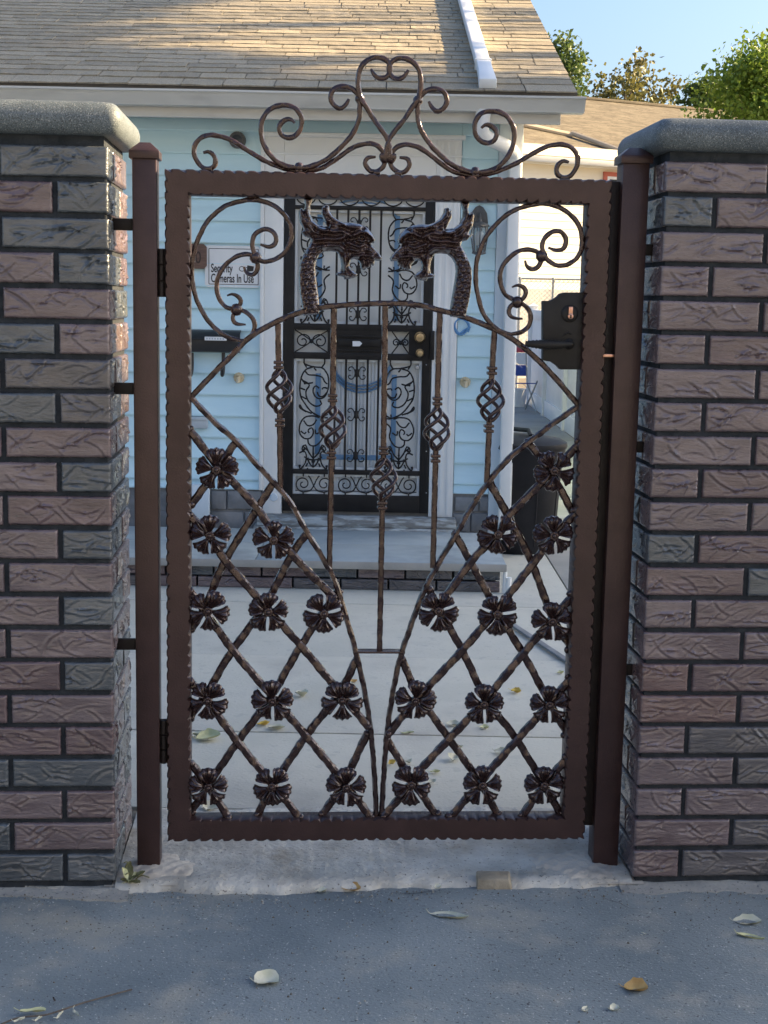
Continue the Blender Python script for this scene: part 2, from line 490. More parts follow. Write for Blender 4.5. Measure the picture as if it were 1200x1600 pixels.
# ------------------------------------------------------------------ brick pillars
def brick_mesh(L_, H_, T_=.028):
    """one hand-stamped brick: lies in x (0..L), z (0..H), front at y=0 bulging to -y"""
    nx, nz = max(8, int(L_ / .0034)), max(8, int(H_ / .0034))
    X, Z = np.meshgrid(np.linspace(0, L_, nx + 1), np.linspace(0, H_, nz + 1))
    D = np.zeros_like(X)
    for _ in range(3):
        kx, kz, p = rnd.uniform(8, 30), rnd.uniform(10, 50), rnd.uniform(0, 6.28)
        D += .0007 * np.sin(kx * X + kz * Z + p)
    for _ in range(int(4 + 34 * L_)):
        # scored stroke: a groove with a raised lip
        ang = rnd.choice([rnd.uniform(.45, .85), -rnd.uniform(.45, .85), rnd.uniform(-.12, .12), rnd.uniform(-.3, .3)])
        cx, cz, ln = rnd.uniform(.05, .95) * L_, rnd.uniform(.15, .85) * H_, rnd.uniform(.02, .055)
        cv = rnd.uniform(-9, 9)
        s = (X - cx) * math.cos(ang) + (Z - cz) * math.sin(ang)
        t = -(X - cx) * math.sin(ang) + (Z - cz) * math.cos(ang) - cv * s * s
        env = np.clip(1 - (np.abs(s) / ln) ** 3, 0, 1)
        w = rnd.uniform(.0018, .0034)
        am = rnd.uniform(.0018, .0040)
        D += env * am * (-np.exp(-(t / w) ** 2) + .9 * np.exp(-((t - 1.9 * w) / w) ** 2))
    e = np.minimum(np.minimum(X, L_ - X), np.minimum(Z, H_ - Z))
    rr = np.clip(e / .006, 0, 1)
    base = -.004 * (1 - np.sqrt(1 - (1 - rr) ** 2))
    Y = -(D * np.clip(e / .004, 0, 1) + base)
    nzr = np.random.RandomState(rnd.randint(0, 10 ** 6))
    X2 = X + nzr.normal(0, .0004, X.shape) ; Z2 = Z + nzr.normal(0, .0004, Z.shape)
    vs = [(X2[j, i], Y[j, i], Z2[j, i]) for j in range(nz + 1) for i in range(nx + 1)]
    fs = [(j * (nx + 1) + i, j * (nx + 1) + i + 1, (j + 1) * (nx + 1) + i + 1, (j + 1) * (nx + 1) + i) for j in range(nz) for i in range(nx)]
    rim = [i for i in range(nx + 1)] + [j * (nx + 1) + nx for j in range(1, nz + 1)] + [nz * (nx + 1) + i for i in range(nx - 1, -1, -1)] + [j * (nx + 1) for j in range(nz - 1, 0, -1)]
    n0 = len(vs)
    vs += [(vs[k][0], T_, vs[k][2]) for k in rim]
    m_ = len(rim)
    fs += [(rim[(k + 1) % m_], rim[k], n0 + k, n0 + (k + 1) % m_) for k in range(m_)]
    return vs, fs

def put_brick(root, L_, H_, mtx, mi):
    vs, fs = brick_mesh(L_, H_)
    b = MB().add([mtx @ Vector(p) for p in vs], fs)
    return b.build('brick', M['brick%d' % mi], root, smooth=70)

NC, PITCH_Z, JT = 22, .0873, .0128
def pillar(side, label):
    root = wall_line('brick_pillar', label, 'pillar', 'brick gate pillars')
    ui = .700                                         # inner edge
    wdt, dep = 1.02, .40
    s = -1 if side == 'L' else 1
    zt = NC * PITCH_Z + .012
    a, b_ = sorted((s * (ui + .010), s * (ui + wdt)))
    MB().box(a, b_, .010, dep - .01, -.05, zt + .012).build('mortar_core', M['mortar'], root)
    Hb = PITCH_Z - JT
    LB = .262
    for c in range(NC):
        z = .008 + c * PITCH_Z
        long_first = (c % 2 == 1) if side == 'L' else (c % 2 == 1)
        u = ui
        first = LB if long_first else LB / 2 - JT / 2
        Ls = [first] + [LB] * 3
        for k, L_ in enumerate(Ls):
            if u > ui + wdt - .03: break
            L2 = min(L_, ui + wdt - u)
            r = rnd.random()
            mi = 3 if r < (.24 if L2 < .2 else .10) else (4 if r < (.32 if L2 < .2 else .20) else (5 if r > .96 else rnd.choice([0, 1, 2, 0, 2])))
            jit = rnd.uniform(-.0012, .0012)
            x0 = u if s > 0 else -u - L2
            mtx = Matrix.Translation((x0, jit, z + rnd.uniform(-.001, .001))) @ Matrix.Rotation(rnd.uniform(-.003, .003), 4, 'Y')
            put_brick(root, L2, Hb, mtx, mi)
            u += L2 + JT
            if k == 0: cm = mi
        # side face towards the gate: corner return plus one more brick
        ret = .105 if long_first else .235
        v = .030
        for k, L_ in enumerate([ret - .03, dep - ret - JT - .0]):
            mi = cm if k == 0 else rnd.choice([0, 1, 2, 3, 4])
            if s < 0:   # left pillar's inner face looks to +u
                mtx = Matrix.Translation((-ui, v, z)) @ Matrix.Rotation(math.pi / 2, 4, 'Z')
            else:
                mtx = Matrix.Translation((ui, v + L_, z)) @ Matrix.Rotation(-math.pi / 2, 4, 'Z')
            put_brick(root, L_, Hb, mtx, mi)
            v += L_ + JT
    # bullnosed coping
    z0, z1, ov = zt + .008, zt + .008 + .080, .036
    rr = (z1 - z0) / 2
    ua, ub = ui - ov + rr * .6, ui + wdt + .3
    R = []
    prof = [(math.pi / 2 * t / 6) for t in range(-6, 7)]
    nu_, rc = 10, .03
    def loop(off, z):
        # rounded rectangle in plan, offset by off
        u0, u1, v0, v1 = ui - ov - off, ui + wdt + .30 + off, -ov - off, dep + ov + off
        pts = []
        for (cx, cy, a0) in ((u1 - rc, v1 - rc, 0), (u0 + rc, v1 - rc, math.pi / 2), (u0 + rc, v0 + rc, math.pi), (u1 - rc, v0 + rc, 1.5 * math.pi)):
            for k in range(5):
                an = a0 + math.pi / 2 * k / 4
                pts.append((s * (cx + rc * math.cos(an)), cy + rc * math.sin(an), z))
        return pts
    for t in prof:
        R.append(loop(-rr * .75 + rr * .75 * math.cos(t), z0 + rr + rr * math.sin(t)))
    MB().rings(R).build('coping_stone', M['cap'], root, smooth=50)
    return root

pillar('L', 'dark brick gate pillar on the left, its inner side catching warm sun')
pillar('R', 'dark brick gate pillar on the right, its inner side in shade')

# ------------------------------------------------------------------ gate posts
VP = .09
def post(side, label):
    root = wall_line('gate_post', label, 'post', 'steel gate posts')
    if side == 'L':
        u0, u1 = G(206, 700)[0], G(247, 700)[0]
        u0 = sum(G(x, y)[0] for x, y in ((205, 260), (210, 800), (215, 1330))) / 3
        u1 = sum(G(x, y)[0] for x, y in ((243, 260), (247, 800), (252, 1330))) / 3
        zt = G(224, 240)[1]
    else:
        u0 = sum(G(x, y)[0] for x, y in ((972, 260), (951, 800), (928, 1330))) / 3
        u1 = sum(G(x, y)[0] for x, y in ((1015, 260), (990, 800), (968, 1330))) / 3
        zt = G(992, 248)[1]
    w = u1 - u0
    MB().box(u0, u1, VP, VP + w, -.05, zt).build('shaft', M['gate'], root, bevel=.004)
    c = (u0 + u1) / 2
    e = .007
    b = MB()
    vs = [(u0 - e, VP - e, zt - .012), (u1 + e, VP - e, zt - .012), (u1 + e, VP + w + e, zt - .012), (u0 - e, VP + w + e, zt - .012)]
    vs += [(x, y, zt + .008) for x, y, _ in vs[:4]]
    k = w * .28
    vs += [(u0 + k, VP + k, zt + .030), (u1 - k, VP + k, zt + .030), (u1 - k, VP + w - k, zt + .030), (u0 + k, VP + w - k, zt + .030)]
    b.add(vs, [(0, 3, 2, 1), (8, 9, 10, 11)] + [(i, (i + 1) % 4, (i + 1) % 4 + 4, i + 4) for i in range(4)] + [(i + 4, (i + 1) % 4 + 4, (i + 1) % 4 + 8, i + 8) for i in range(4)])
    b.build('post_cap', M['gate'], root, bevel=.002)
    if side == 'L':
        for py in (350, 608, 1010):
            z = G(200, py)[1]
            MB().box(-.705, u0 + .002, VP + .02, VP + .034, z - .015, z + .015).build('wall_bracket', M['hinge'], root, bevel=.002)
    else:
        for py in (390, 700, 1050):
            z = G(1015, py)[1]
            MB().box(u1 - .002, .705, VP + .02, VP + .034, z - .015, z + .015).build('wall_bracket', M['hinge'], root, bevel=.002)
        # stop bar that the gate shuts against
        a = sum(G(x, y)[0] for x, y in ((950, 300), (930, 800), (914, 1280))) / 3
        MB().box(a, u0 + .001, VP + .030, VP + .050, G(930, 1296)[1], G(962, 282)[1]).build('stop_bar', M['hinge'], root, bevel=.002)
        z = G(950, 556)[1]
        MB().box(u0 - .03, u0 + .003, VP + .012, VP + .028, z - .004, z + .004).build('latch_bolt', M['copper'], root, bevel=.001)
    return root, u0, u1
pl, pl0, pl1 = post('L', 'brown square steel post left of the gate, carrying its hinges')
pr, pr0, pr1 = post('R', 'brown square steel post right of the gate, with the stop bar')

# ------------------------------------------------------------------ ornamental gate
gate = wall_line('ornamental_gate', 'dark brown wrought iron gate with dragon heads, lattice and flower rosettes', 'gate')
UL = (G(256, 265)[0] + G(262, 1318)[0]) / 2
UR = (G(960, 279)[0] + G(912, 1310)[0]) / 2
ZT = (G(256, 265)[1] + G(960, 279)[1]) / 2
ZB = (G(262, 1318)[1] + G(912, 1310)[1]) / 2
FW, FD = .064, .058
VC = VP + .030                      # mid depth of the infill

def frame_member(kind):
    """hollow-section member with a dented (hammered) edge; mitred ends"""
    horiz = kind in ('top', 'bottom')
    Ltot = (UR - UL) if horiz else (ZT - ZB)
    n = int(Ltot / .0045)
    # profile across: w 0 = outer edge .. FW = inner edge ; depth 0 front .. FD back
    R = []
    per = .0315
    for i in range(n + 1):
        t = i / n
        s = t * Ltot
        ring = []
        def dent(ph):
            sx = s + .006 * math.sin(s * 9.7 + ph * 30) + .003 * math.sin(s * 31 + ph * 17)
            x = (sx / per + ph) % 1.0
            k = max(0.0, 1 - abs(x - .5) / .30)
            return k * k * (3 - 2 * k) * (.85 + .3 * math.sin(int(sx / per + ph) * 12.9 + ph * 7))
        ho, hi = dent(0.1), dent(.55)
        co, ci = .0025 + .0068 * ho, .0025 + .0068 * hi
        wv = .0008 * math.sin(s * 41) + .0006 * math.sin(s * 97)
        prof = [(0 + .0042 * ho, co * .8 + .002), (co, 0), (.013, -.0004 + wv * .2), (FW / 2, 0), (FW - .013, -.0004), (FW - ci, 0), (FW - .0042 * hi, ci * .8 + .002),
                (FW, FD * .5), (FW, FD - .003), (FW - .003, FD), (.003, FD), (0, FD - .003), (0, FD * .5)]
        for (w, d) in prof:
            along = w + (Ltot - 2 * w) * t
            if kind == 'top': p = (UL + along, VP + d, ZT - w)
            elif kind == 'bottom': p = (UL + along, VP + d, ZB + w)
            elif kind == 'left': p = (UL + w, VP + d, ZB + along)
            else: p = (UR - w, VP + d, ZB + along)
            ring.append(p)
        R.append(ring)
    return MB().rings(R).build('frame_rail' if horiz else 'frame_stile', M['gate'], gate, smooth=45)
for k in ('top', 'bottom', 'left', 'right'):
    frame_member(k)

# hinges between post and gate
for (y0, y1) in ((388, 464), (1127, 1196)):
    z0, z1 = G(250, y1)[1], G(250, y0)[1]
    b = MB().box(pl1 - .001, UL + .001, VP + .018, VP + .024, z0, z1)
    b.build('hinge_leaf', M['hinge'], gate, bevel=.001)
    cu = (pl1 + UL) / 2
    for q in range(3):
        a = z0 + (z1 - z0) * q / 3 + .001
        MB().lathe([(.0, a), (.0075, a + .001), (.0075, a + (z1 - z0) / 3 - .003), (.0, a + (z1 - z0) / 3 - .002)], (cu, VP + .014, 0), 12).build('hinge_knuckle', M['hinge'], gate, smooth=40)

def gpts(pts, conv=None):
    return [G(*(conv(*p) if conv else p)) for p in pts]
c_crest = lambda x, y: (290 + .275 * x, 70 + .275 * y)
c_up = lambda x, y: (280 + .2687 * x, 290 + .2687 * y)
def mirrored(pts): return [(-p[0], p[1]) for p in pts]
def both(name, pts, w, d, v, **kw):
    for q in (pts, mirrored(pts)):
        MB().flatbar(q, w, d, v, **kw).build(name, M['gate_forged'], gate, smooth=50)

big_c = gpts([(620, 437), (600, 418), (570, 418), (540, 440), (530, 470), (545, 505), (580, 522), (620, 512), (648, 480), (660, 430), (652, 390), (622, 352),
              (575, 337), (520, 340), (470, 365), (437, 415), (427, 460), (433, 530), (458, 590), (502, 645), (560, 680), (630, 694), (700, 688), (780, 658), (850, 608),
              (918, 540), (962, 480), (988, 410), (992, 350), (990, 300), (974, 268), (945, 241), (905, 228), (860, 233), (832, 262), (827, 300), (847, 338), (880, 354), (912, 333), (930, 300)], c_crest)
heart = gpts([(1056, 130), (1072, 160), (1100, 182), (1135, 182), (1160, 158), (1166, 120), (1150, 87), (1112, 66), (1070, 66), (1027, 88), (993, 130), (982, 190), (986, 250), (1000, 305),
              (1032, 352), (1072, 420), (1112, 472), (1145, 522), (1160, 572), (1165, 625)], c_crest)
low_s = gpts([(95, 605), (125, 599), (153, 616), (166, 650), (157, 682), (124, 697), (86, 686), (52, 640), (42, 590), (54, 547), (92, 514), (150, 504), (220, 518), (280, 547), (350, 592),
              (430, 641), (520, 682), (600, 704), (650, 712), (710, 706), (780, 690), (860, 640), (920, 597), (980, 564), (1050, 552), (1098, 568), (1128, 602), (1139, 640), (1126, 686),
              (1090, 712), (1054, 710), (1029, 680), (1026, 652), (1046, 632), (1085, 628)], c_crest)
both('crest_scroll', big_c, .0125, .012, VC - .004, tip0=.55, tip1=.55)
both('crest_scroll', heart, .0125, .012, VC - .010, tip0=.55)
both('crest_scroll', low_s, .0120, .012, VC + .007, tip0=.55, tip1=.55)
def collar(p, r, v=VC, name='collar'):
    prof = [(0, -r * 1.05), (r * .6, -r * .9), (r, -r * .35), (r, r * .35), (r * .6, r * .9), (0, r * 1.05)]
    return MB().lathe(prof, (p[0], v, p[1]), 12, 'z').build(name, M['gate_forged'], gate, smooth=60)
for p in gpts([(993, 298), (645, 690), (1165, 640)], c_crest):
    for q in ((p[0], p[1]), (-p[0], p[1])):
        if abs(p[0]) < .01: q = (0 + math.copysign(.008, q[0]), p[1])
        collar(q, .0125)
b = MB().box(-.022, .022, VC - .014, VC + .016, heart[-1][1] - .010, heart[-1][1] + .006)
b.build('collar', M['gate_forged'], gate, bevel=.004)
for p in gpts([(124, 704), (1090, 722), (645, 715)], c_crest):     # feet welded on the top rail
    for s in (1, -1):
        MB().box(s * p[0] - .009, s * p[0] + .009, VC - .009, VC + .011, ZT - .001, ZT + .010).build('weld_foot', M['gate_forged'], gate, bevel=.003)

circ_raw = [(388, 905), (330, 898), (260, 872), (190, 815), (122, 718), (80, 600), (70, 500), (80, 400), (114, 290), (172, 193), (252, 124), (340, 90), (430, 80), (508, 94),
             (577, 133), (631, 192), (653, 260), (645, 328), (612, 386), (560, 426), (500, 440), (458, 426), (434, 390), (424, 340), (433, 292), (462, 262), (505, 250), (541, 266), (563, 300), (556, 337), (525, 354), (470, 340)]
circ2_raw = [(375, 470), (386, 503), (420, 518), (446, 498), (455, 460), (442, 418), (415, 400), (368, 398), (312, 420), (254, 472), (219, 540), (214, 600), (229, 658), (262, 702), (302, 717), (340, 722), (380, 734),
              (417, 764), (436, 800), (430, 850), (400, 890), (372, 908)]
circ3_raw = [(275, 640), (302, 631), (338, 643), (356, 670), (347, 700), (328, 726), (311, 757), (313, 790), (337, 806), (385, 810)]
c_upr = lambda x, y: (600 + .28333 * x, 290 + .28333 * y)
circ_r = [(712, 822), (650, 803), (592, 760), (548, 690), (519, 580), (512, 480), (524, 390), (563, 292), (632, 204), (722, 135), (840, 100), (925, 100), (996, 128), (1055, 174), (1090, 232), (1103, 300), (1095, 358), (1066, 406), (1018, 435), (966, 440), (928, 421), (900, 395),
          (880, 340), (893, 292), (932, 255), (978, 250), (1006, 274), (1013, 310), (997, 346), (960, 355), (915, 340)]
circ2_r = [(790, 410), (800, 441), (830, 460), (862, 446), (880, 410), (876, 385), (852, 360), (800, 350), (752, 360), (704, 394), (665, 442), (650, 500), (659, 558), (683, 602), (722, 627), (748, 642), (786, 660), (815, 692), (820, 740), (806, 782), (768, 810), (705, 823)]
circ3_r = [(715, 560), (745, 549), (777, 558), (792, 586), (782, 617), (745, 645), (710, 662), (697, 695), (709, 722), (740, 733), (775, 735)]
RAW_R = {}
def up_both(raw):
    return gpts(raw, c_up), gpts(RAW_R[tuple(raw)], c_upr)
def pair(raw, w, v, **kw):
    for q in up_both(raw):
        MB().flatbar(q, w, .012, v, **kw).build('corner_scroll', M['gate_forged'], gate, smooth=50)
for a_, b_ in ((circ_raw, circ_r), (circ2_raw, circ2_r), (circ3_raw, circ3_r), ([(442, 416), (330, 722)], [(880, 386), (745, 643)]), ([(430, 66)], [(890, 80)])):
    RAW_R[tuple(a_)] = b_
pair(circ_raw, .0120, VC - .006, tip0=.7, tip1=.5)
pair(circ2_raw, .0118, VC + .006, tip0=.5, tip1=.7)
pair(circ3_raw, .0110, VC, tip0=.4, tip1=.4)
for q in up_both([(442, 416), (330, 722)]):
    for p in q:
        collar(p, .0155)
for q in up_both([(430, 66)]):
    p = q[0]
    MB().box(p[0] - .016, p[0] + .016, VC - .010, VC + .008, p[1] - .008, ZT - FW + .002).build('weld_foot', M['gate_forged'], gate, bevel=.003)

def bar(name, px, w=.015, d=.014, v=VC, **kw):
    return MB().flatbar(gpts(px), w, d, v, **kw).build(name, M['gate_forged'], gate, smooth=35)
bar('arch_bar', [(296, 623), (334, 583), (369, 548), (384, 532), (414, 512), (455, 493), (495, 482), (535, 477), (600, 474), (651, 476), (685, 484), (719, 492.6), (759, 508), (795, 525), (832, 553), (869, 590), (908, 636)], .0145, .014, VC - .004)
bar('sweep_bar', [(297, 622), (333, 660), (368, 691), (400, 727), (427, 756), (453, 787), (479, 833), (507, 879), (525, 915), (541, 968), (554, 1012), (569, 1077), (579, 1137), (584, 1188), (587, 1235), (589, 1284)], .0145, .022, VC)
bar('sweep_bar', [(907, 636), (872, 660), (832, 690), (798, 718), (770, 750), (742, 790), (713, 840), (684, 889), (662, 932), (644, 980), (624, 1042), (610, 1118), (604, 1170), (600, 1229), (597, 1284)], .0145, .022, VC)
MB().box(G(553, 1021)[0], G(634, 1021)[0], VC - .014, VC + .018, G(594, 1022)[1] - .003, G(594, 1022)[1] + .003).build('seat_bar', M['gate_forged'], gate, bevel=.001)

left_front = [[(294, 671), (338, 731), (395, 788), (428, 840), (470, 888), (522, 936)],
              [(294, 806), (328, 838), (352, 882), (420, 957), (474, 1015), (535, 1090), (577, 1140)],
              [(296, 926), (320, 960), (360, 1020), (425, 1094), (481, 1156), (541, 1229), (582, 1284)],
              [(296, 1068), (323, 1095), (370, 1163), (426, 1230), (470, 1284)],
              [(297, 1196), (325, 1231), (358, 1284)]]
left_back = [[(368, 692), (338, 737), (297, 792)], [(427, 757), (395, 804), (344, 884), (322, 950), (296, 990)],
             [(480, 836), (453, 873), (418, 950), (357, 1030), (323, 1092), (294, 1128)],
             [(529, 930), (503, 962), (462, 1026), (425, 1096), (370, 1166), (325, 1231), (296, 1278)],
             [(558, 1036), (534, 1090), (477, 1156), (426, 1230), (400, 1284)], [(575, 1152), (541, 1230), (502, 1284)]]
right_front = [[(910, 691), (866, 736), (795, 802), (780, 836), (739, 872), (686, 952), (662, 975)],
               [(908, 798), (868, 838), (795, 937), (778, 960), (723, 1023), (650, 1097), (608, 1150)],
               [(902, 930), (863, 970), (777, 1077), (757, 1103), (654, 1207), (644, 1229), (600, 1280)],
               [(896, 1060), (860, 1104), (768, 1207), (752, 1229), (702, 1284)], [(890, 1186), (852, 1229), (814, 1284)]]
right_back = [[(829, 693), (866, 738), (906, 816)], [(767, 755), (798, 807), (835, 878), (863, 968), (898, 1020)],
              [(713, 838), (736, 878), (778, 958), (825, 1033), (860, 1100), (892, 1155)],
              [(672, 925), (690, 962), (723, 1023), (757, 1101), (809, 1160), (852, 1229), (882, 1284)],
              [(630, 1036), (650, 1092), (704, 1163), (755, 1229), (782, 1284)], [(606, 1162), (644, 1227), (686, 1284)]]
def straightish(pts):
    q = gpts(pts)
    # forged bars run nearly straight: pull interior points halfway to the chord
    a, z = np.array(q[0]), np.array(q[-1])
    out = [a]
    for p in q[1:-1]:
        p = np.array(p)
        t = np.dot(p - a, z - a) / np.dot(z - a, z - a)
        out.append(p * .6 + (a + (z - a) * t) * .4)
    return out + [z]
for grp, v in ((left_front, VC - .008), (right_front, VC - .008), (left_back, VC + .009), (right_back, VC + .009)):
    for pts in grp:
        MB().flatbar(straightish(pts), .0205, .0185, v, wob=.065).build('lattice_bar', M['gate_forged'], gate, smooth=35)

weld_o = MB().lathe([(0, -.007), (.007, -.005), (.0105, 0), (.008, .005), (0, .0075)], (0, 0, 0), 10).build('weld_bead', M['gate_forged'], gate, smooth=70)
weld_me = weld_o.data
bpy.data.objects.remove(weld_o)
for grp, v in ((left_front, VC - .008), (right_front, VC - .008), (left_back, VC + .009), (right_back, VC + .009)):
    for pts in grp:
        q = straightish(pts)
        for p in (q[0], q[-1]):
            sc_ = rnd.uniform(.9, 1.45)
            link('weld_bead', weld_me, None, gate, (min(max(p[0], UL + FW), UR - FW), v - .004, max(p[1], ZB + FW)), (rnd.uniform(0, 3), rnd.uniform(0, 3), rnd.uniform(0, 3)), (sc_, sc_ * rnd.uniform(.7, 1.1), sc_))

# rosettes: hub + five fluted petals each
def petal_mesh():
    nr, na = 9, 14
    top, bot = [], []
    for i in range(nr + 1):
        r = .009 + .044 * i / nr
        k = i / nr
        half = math.radians(33) * (.58 + .42 * k ** .55)
        if i == nr: half *= .86
        for j in range(na + 1):
            t = j / na * 2 - 1
            a = t * half
            rr = r * (1 - .05 * t * t * k) + (.0016 * math.cos(t * 11) if i >= nr - 1 else 0)
            fl = .0024 * math.cos(t * 13.5) * min(1, k * 2.2)
            y = -.004 - .011 * math.sin(k * 2.2) + .004 * k ** 3 * 2 - fl - .0035 * t * t * k
            if i == nr: y += .004
            x, z = rr * math.sin(a), rr * math.cos(a)
            top.append((x, y, z))
            bot.append((x, y + .0032, z))
    n = na + 1
    fs = []
    N_ = len(top)
    for i in range(nr):
        for j in range(na):
            a = i * n + j
            fs.append((a, a + 1, a + n + 1, a + n))
            fs.append((a + N_, a + n + N_, a + n + 1 + N_, a + 1 + N_))
    rim = list(range(n)) + [i * n + na for i in range(1, nr + 1)] + [nr * n + j for j in range(na - 1, -1, -1)] + [i * n for i in range(nr - 1, 0, -1)]
    for k in range(len(rim)):
        a, b_ = rim[k], rim[(k + 1) % len(rim)]
        fs.append((b_, a, a + N_, b_ + N_))
    me = bpy.data.meshes.new('petal')
    me.from_pydata(top + bot, [], fs)
    bm = bmesh.new(); bm.from_mesh(me); bmesh.ops.recalc_face_normals(bm, faces=bm.faces); bm.to_mesh(me); bm.free()
    me.polygons.foreach_set('use_smooth', [True] * len(me.polygons))
    me.set_sharp_from_angle(angle=math.radians(60))
    me.materials.append(M['gate_forged'])
    return me
petal_me = petal_mesh()
hubb = MB().lathe([(0, -.0175), (.004, -.0172), (.0065, -.0145), (.0060, -.0120), (.0100, -.0125), (.0125, -.0095), (.0115, -.006), (.012, .004), (0, .006)], (0, 0, 0), 20, 'y')
for k in range(7):
    a = k * 2 * math.pi / 7
    hubb.lathe([(0, -.0155), (.0018, -.015), (.0022, -.0125), (0, -.011)], (.0098 * math.cos(a), 0, .0098 * math.sin(a)), 8, 'y')
hub_o = hubb.build('rosette', M['gate_forged'], gate, smooth=60)
hub_me = hub_o.data
bpy.data.objects.remove(hub_o)
fl_px = [(338, 735), (328, 837), (427, 845), (325, 955), (419, 957), (506, 960), (325, 1096), (426, 1097), (535, 1095), (325, 1231), (425, 1231), (541, 1232),
         (866, 736), (866, 838), (779, 836), (863, 972), (778, 961), (686, 956), (859, 1103), (757, 1102), (649, 1096), (851, 1229), (754, 1229), (643, 1228)]
fl_up = [0, 0, 0, 1, 0, 1, 1, 0, 1, 0, 1, 0, 1, 0, 1, 0, 1, 1, 0, 0, 0, 0, 0, 1]
for (px, up) in zip(fl_px, fl_up):
    u, z = G(*px)
    fr = link('rosette', hub_me, None, gate, (u, VC - .020, z), (rnd.uniform(-.10, .10), rnd.uniform(-.12, .12) + (math.pi if up else 0), rnd.uniform(-.10, .10)))
    for k in range(5):
        link('petal', petal_me, None, fr, (0, rnd.uniform(-.001, .001), 0), (rnd.uniform(-.06, .10), k * 2 * math.pi / 5 + rnd.uniform(-.025, .025), 0),
             [rnd.uniform(.99, 1.11)] * 3)

# pickets with twisted baskets
def picket(top, c1, bc, c2, bot):
    pts = gpts([top, c1, bc, c2, bot])
    du = lambda z: np.interp(z, [p[1] for p in pts[::-1]], [p[0] for p in pts[::-1]])
    zt, z1, zb, z2, z0 = [p[1] for p in pts]
    h = .050
    MB().flatbar([(du(zt), zt), (du(zb + h), zb + h)], .0150, .0150, VC, wob=.06).build('picket', M['gate_forged'], gate, smooth=35)
    MB().flatbar([(du(zb - h), zb - h), (du(z0), z0)], .0150, .0150, VC, wob=.06).build('picket', M['gate_forged'], gate, smooth=35)
    b = MB()
    bu = du(zb)
    for k in range(4):
        P = []
        for i in range(33):
            t = i / 32
            r = .0055 + .0285 * math.sin(math.pi * t) ** .85
            a = 2 * math.pi * k / 4 - t * math.pi * 1.35 + bu * 40
            P.append((bu + r * math.cos(a), VC + r * math.sin(a), zb + h + .004 - (2 * h + .008) * t))
        b.tube(P, .0054, 8)
    b.build('basket', M['gate_forged'], gate, smooth=60)
    for z in (z1, z2):
        for q in (.0068, -.0068):
            c = du(z)
            MB().box(c - .0130, c + .0130, VC - .0130, VC + .0130, z + q - .0042, z + q + .0042).build('collar', M['gate_forged'], gate, bevel=.002)
picket((434, 506), (435, 571), (436, 613), (437, 662), (438, 768))
picket((522, 482), (520, 623), (520, 669), (518, 713), (515, 892))
picket((603, 476), (600, 706), (600, 751), (598, 792), (594, 1020))
picket((689, 486), (685, 628), (684, 672), (682, 718), (678, 890))
picket((775, 516), (771, 580), (769, 627), (766, 671), (763, 756))

# dragon heads: cast, carved on both faces
c_dr = lambda x, y: (430 + .29167 * x, 290 + .29167 * y)
head_poly = [(152, 62), (205, 62), (190, 108), (192, 150), (207, 185), (236, 208), (276, 214), (262, 185), (247, 152), (250, 112), (270, 97), (292, 104), (296, 130), (312, 160), (345, 184), (372, 194),
             (410, 194), (455, 201), (497, 221), (526, 254), (541, 290), (532, 307), (513, 306), (540, 338), (567, 368), (577, 388), (570, 402), (548, 402), (537, 400),
             (534, 420), (527, 432), (521, 424), (517, 442), (508, 436), (502, 450), (492, 441), (482, 452), (468, 448), (457, 440), (458, 420), (446, 401), (426, 391), (408, 396), (400, 420), (408, 446), (428, 458), (440, 470), (444, 484), (424, 494), (398, 500), (372, 503), (366, 488), (334, 482), (324, 468), (350, 457), (356, 430), (350, 396), (342, 366), (330, 354),
             (300, 350), (266, 352), (241, 370), (223, 400), (216, 440), (219, 480), (226, 540), (234, 600), (242, 664), (236, 690), (152, 700), (146, 660), (134, 600), (127, 540), (125, 480), (130, 420), (145, 380), (166, 338), (192, 298),
             (186, 280), (160, 272), (138, 248), (152, 228), (130, 192), (124, 132), (140, 110), (152, 128), (160, 100)]
strokes = [([(424, 264), (452, 248), (490, 250), (524, 278), (536, 302)], 8, .0085), ([(440, 292), (468, 300), (505, 288)], 5, .004),
           ([(300, 218), (360, 212), (420, 220), (455, 226)], 8, .006), ([(240, 246), (300, 238), (360, 246), (405, 268)], 9, .007),
           ([(205, 290), (260, 284), (320, 290), (370, 276)], 9, .007), ([(232, 326), (290, 318), (345, 322), (372, 346)], 9, .006), ([(386, 300), (410, 318), (450, 330), (480, 318)], 8, .007), ([(400, 340), (440, 352), (480, 344)], 7, .006),
           ([(420, 378), (470, 372), (520, 378), (566, 394)], 7, .007), ([(508, 322), (534, 348), (566, 384)], 8, .006), ([(486, 330), (508, 352), (530, 366)], 6, .005),
           ([(470, 398), (478, 420), (470, 440)], 6, .005), ([(498, 400), (502, 420), (496, 438)], 5, .0045), ([(516, 402), (520, 422)], 4, .004),
           ([(172, 75), (168, 130), (184, 190), (232, 230), (280, 240)], 8, .0065), ([(140, 128), (155, 185), (200, 240), (232, 262)], 8, .0065), ([(140, 185), (156, 222), (190, 262)], 6, .005),
           ([(274, 104), (284, 150), (322, 186), (368, 204)], 8, .0065), ([(256, 135), (276, 178), (310, 208)], 6, .0055),
           ([(372, 372), (376, 420), (378, 462), (404, 486)], 8, .006), ([(396, 445), (414, 470), (432, 482)], 5, .0045), ([(335, 472), (382, 482)], 6, .005)]
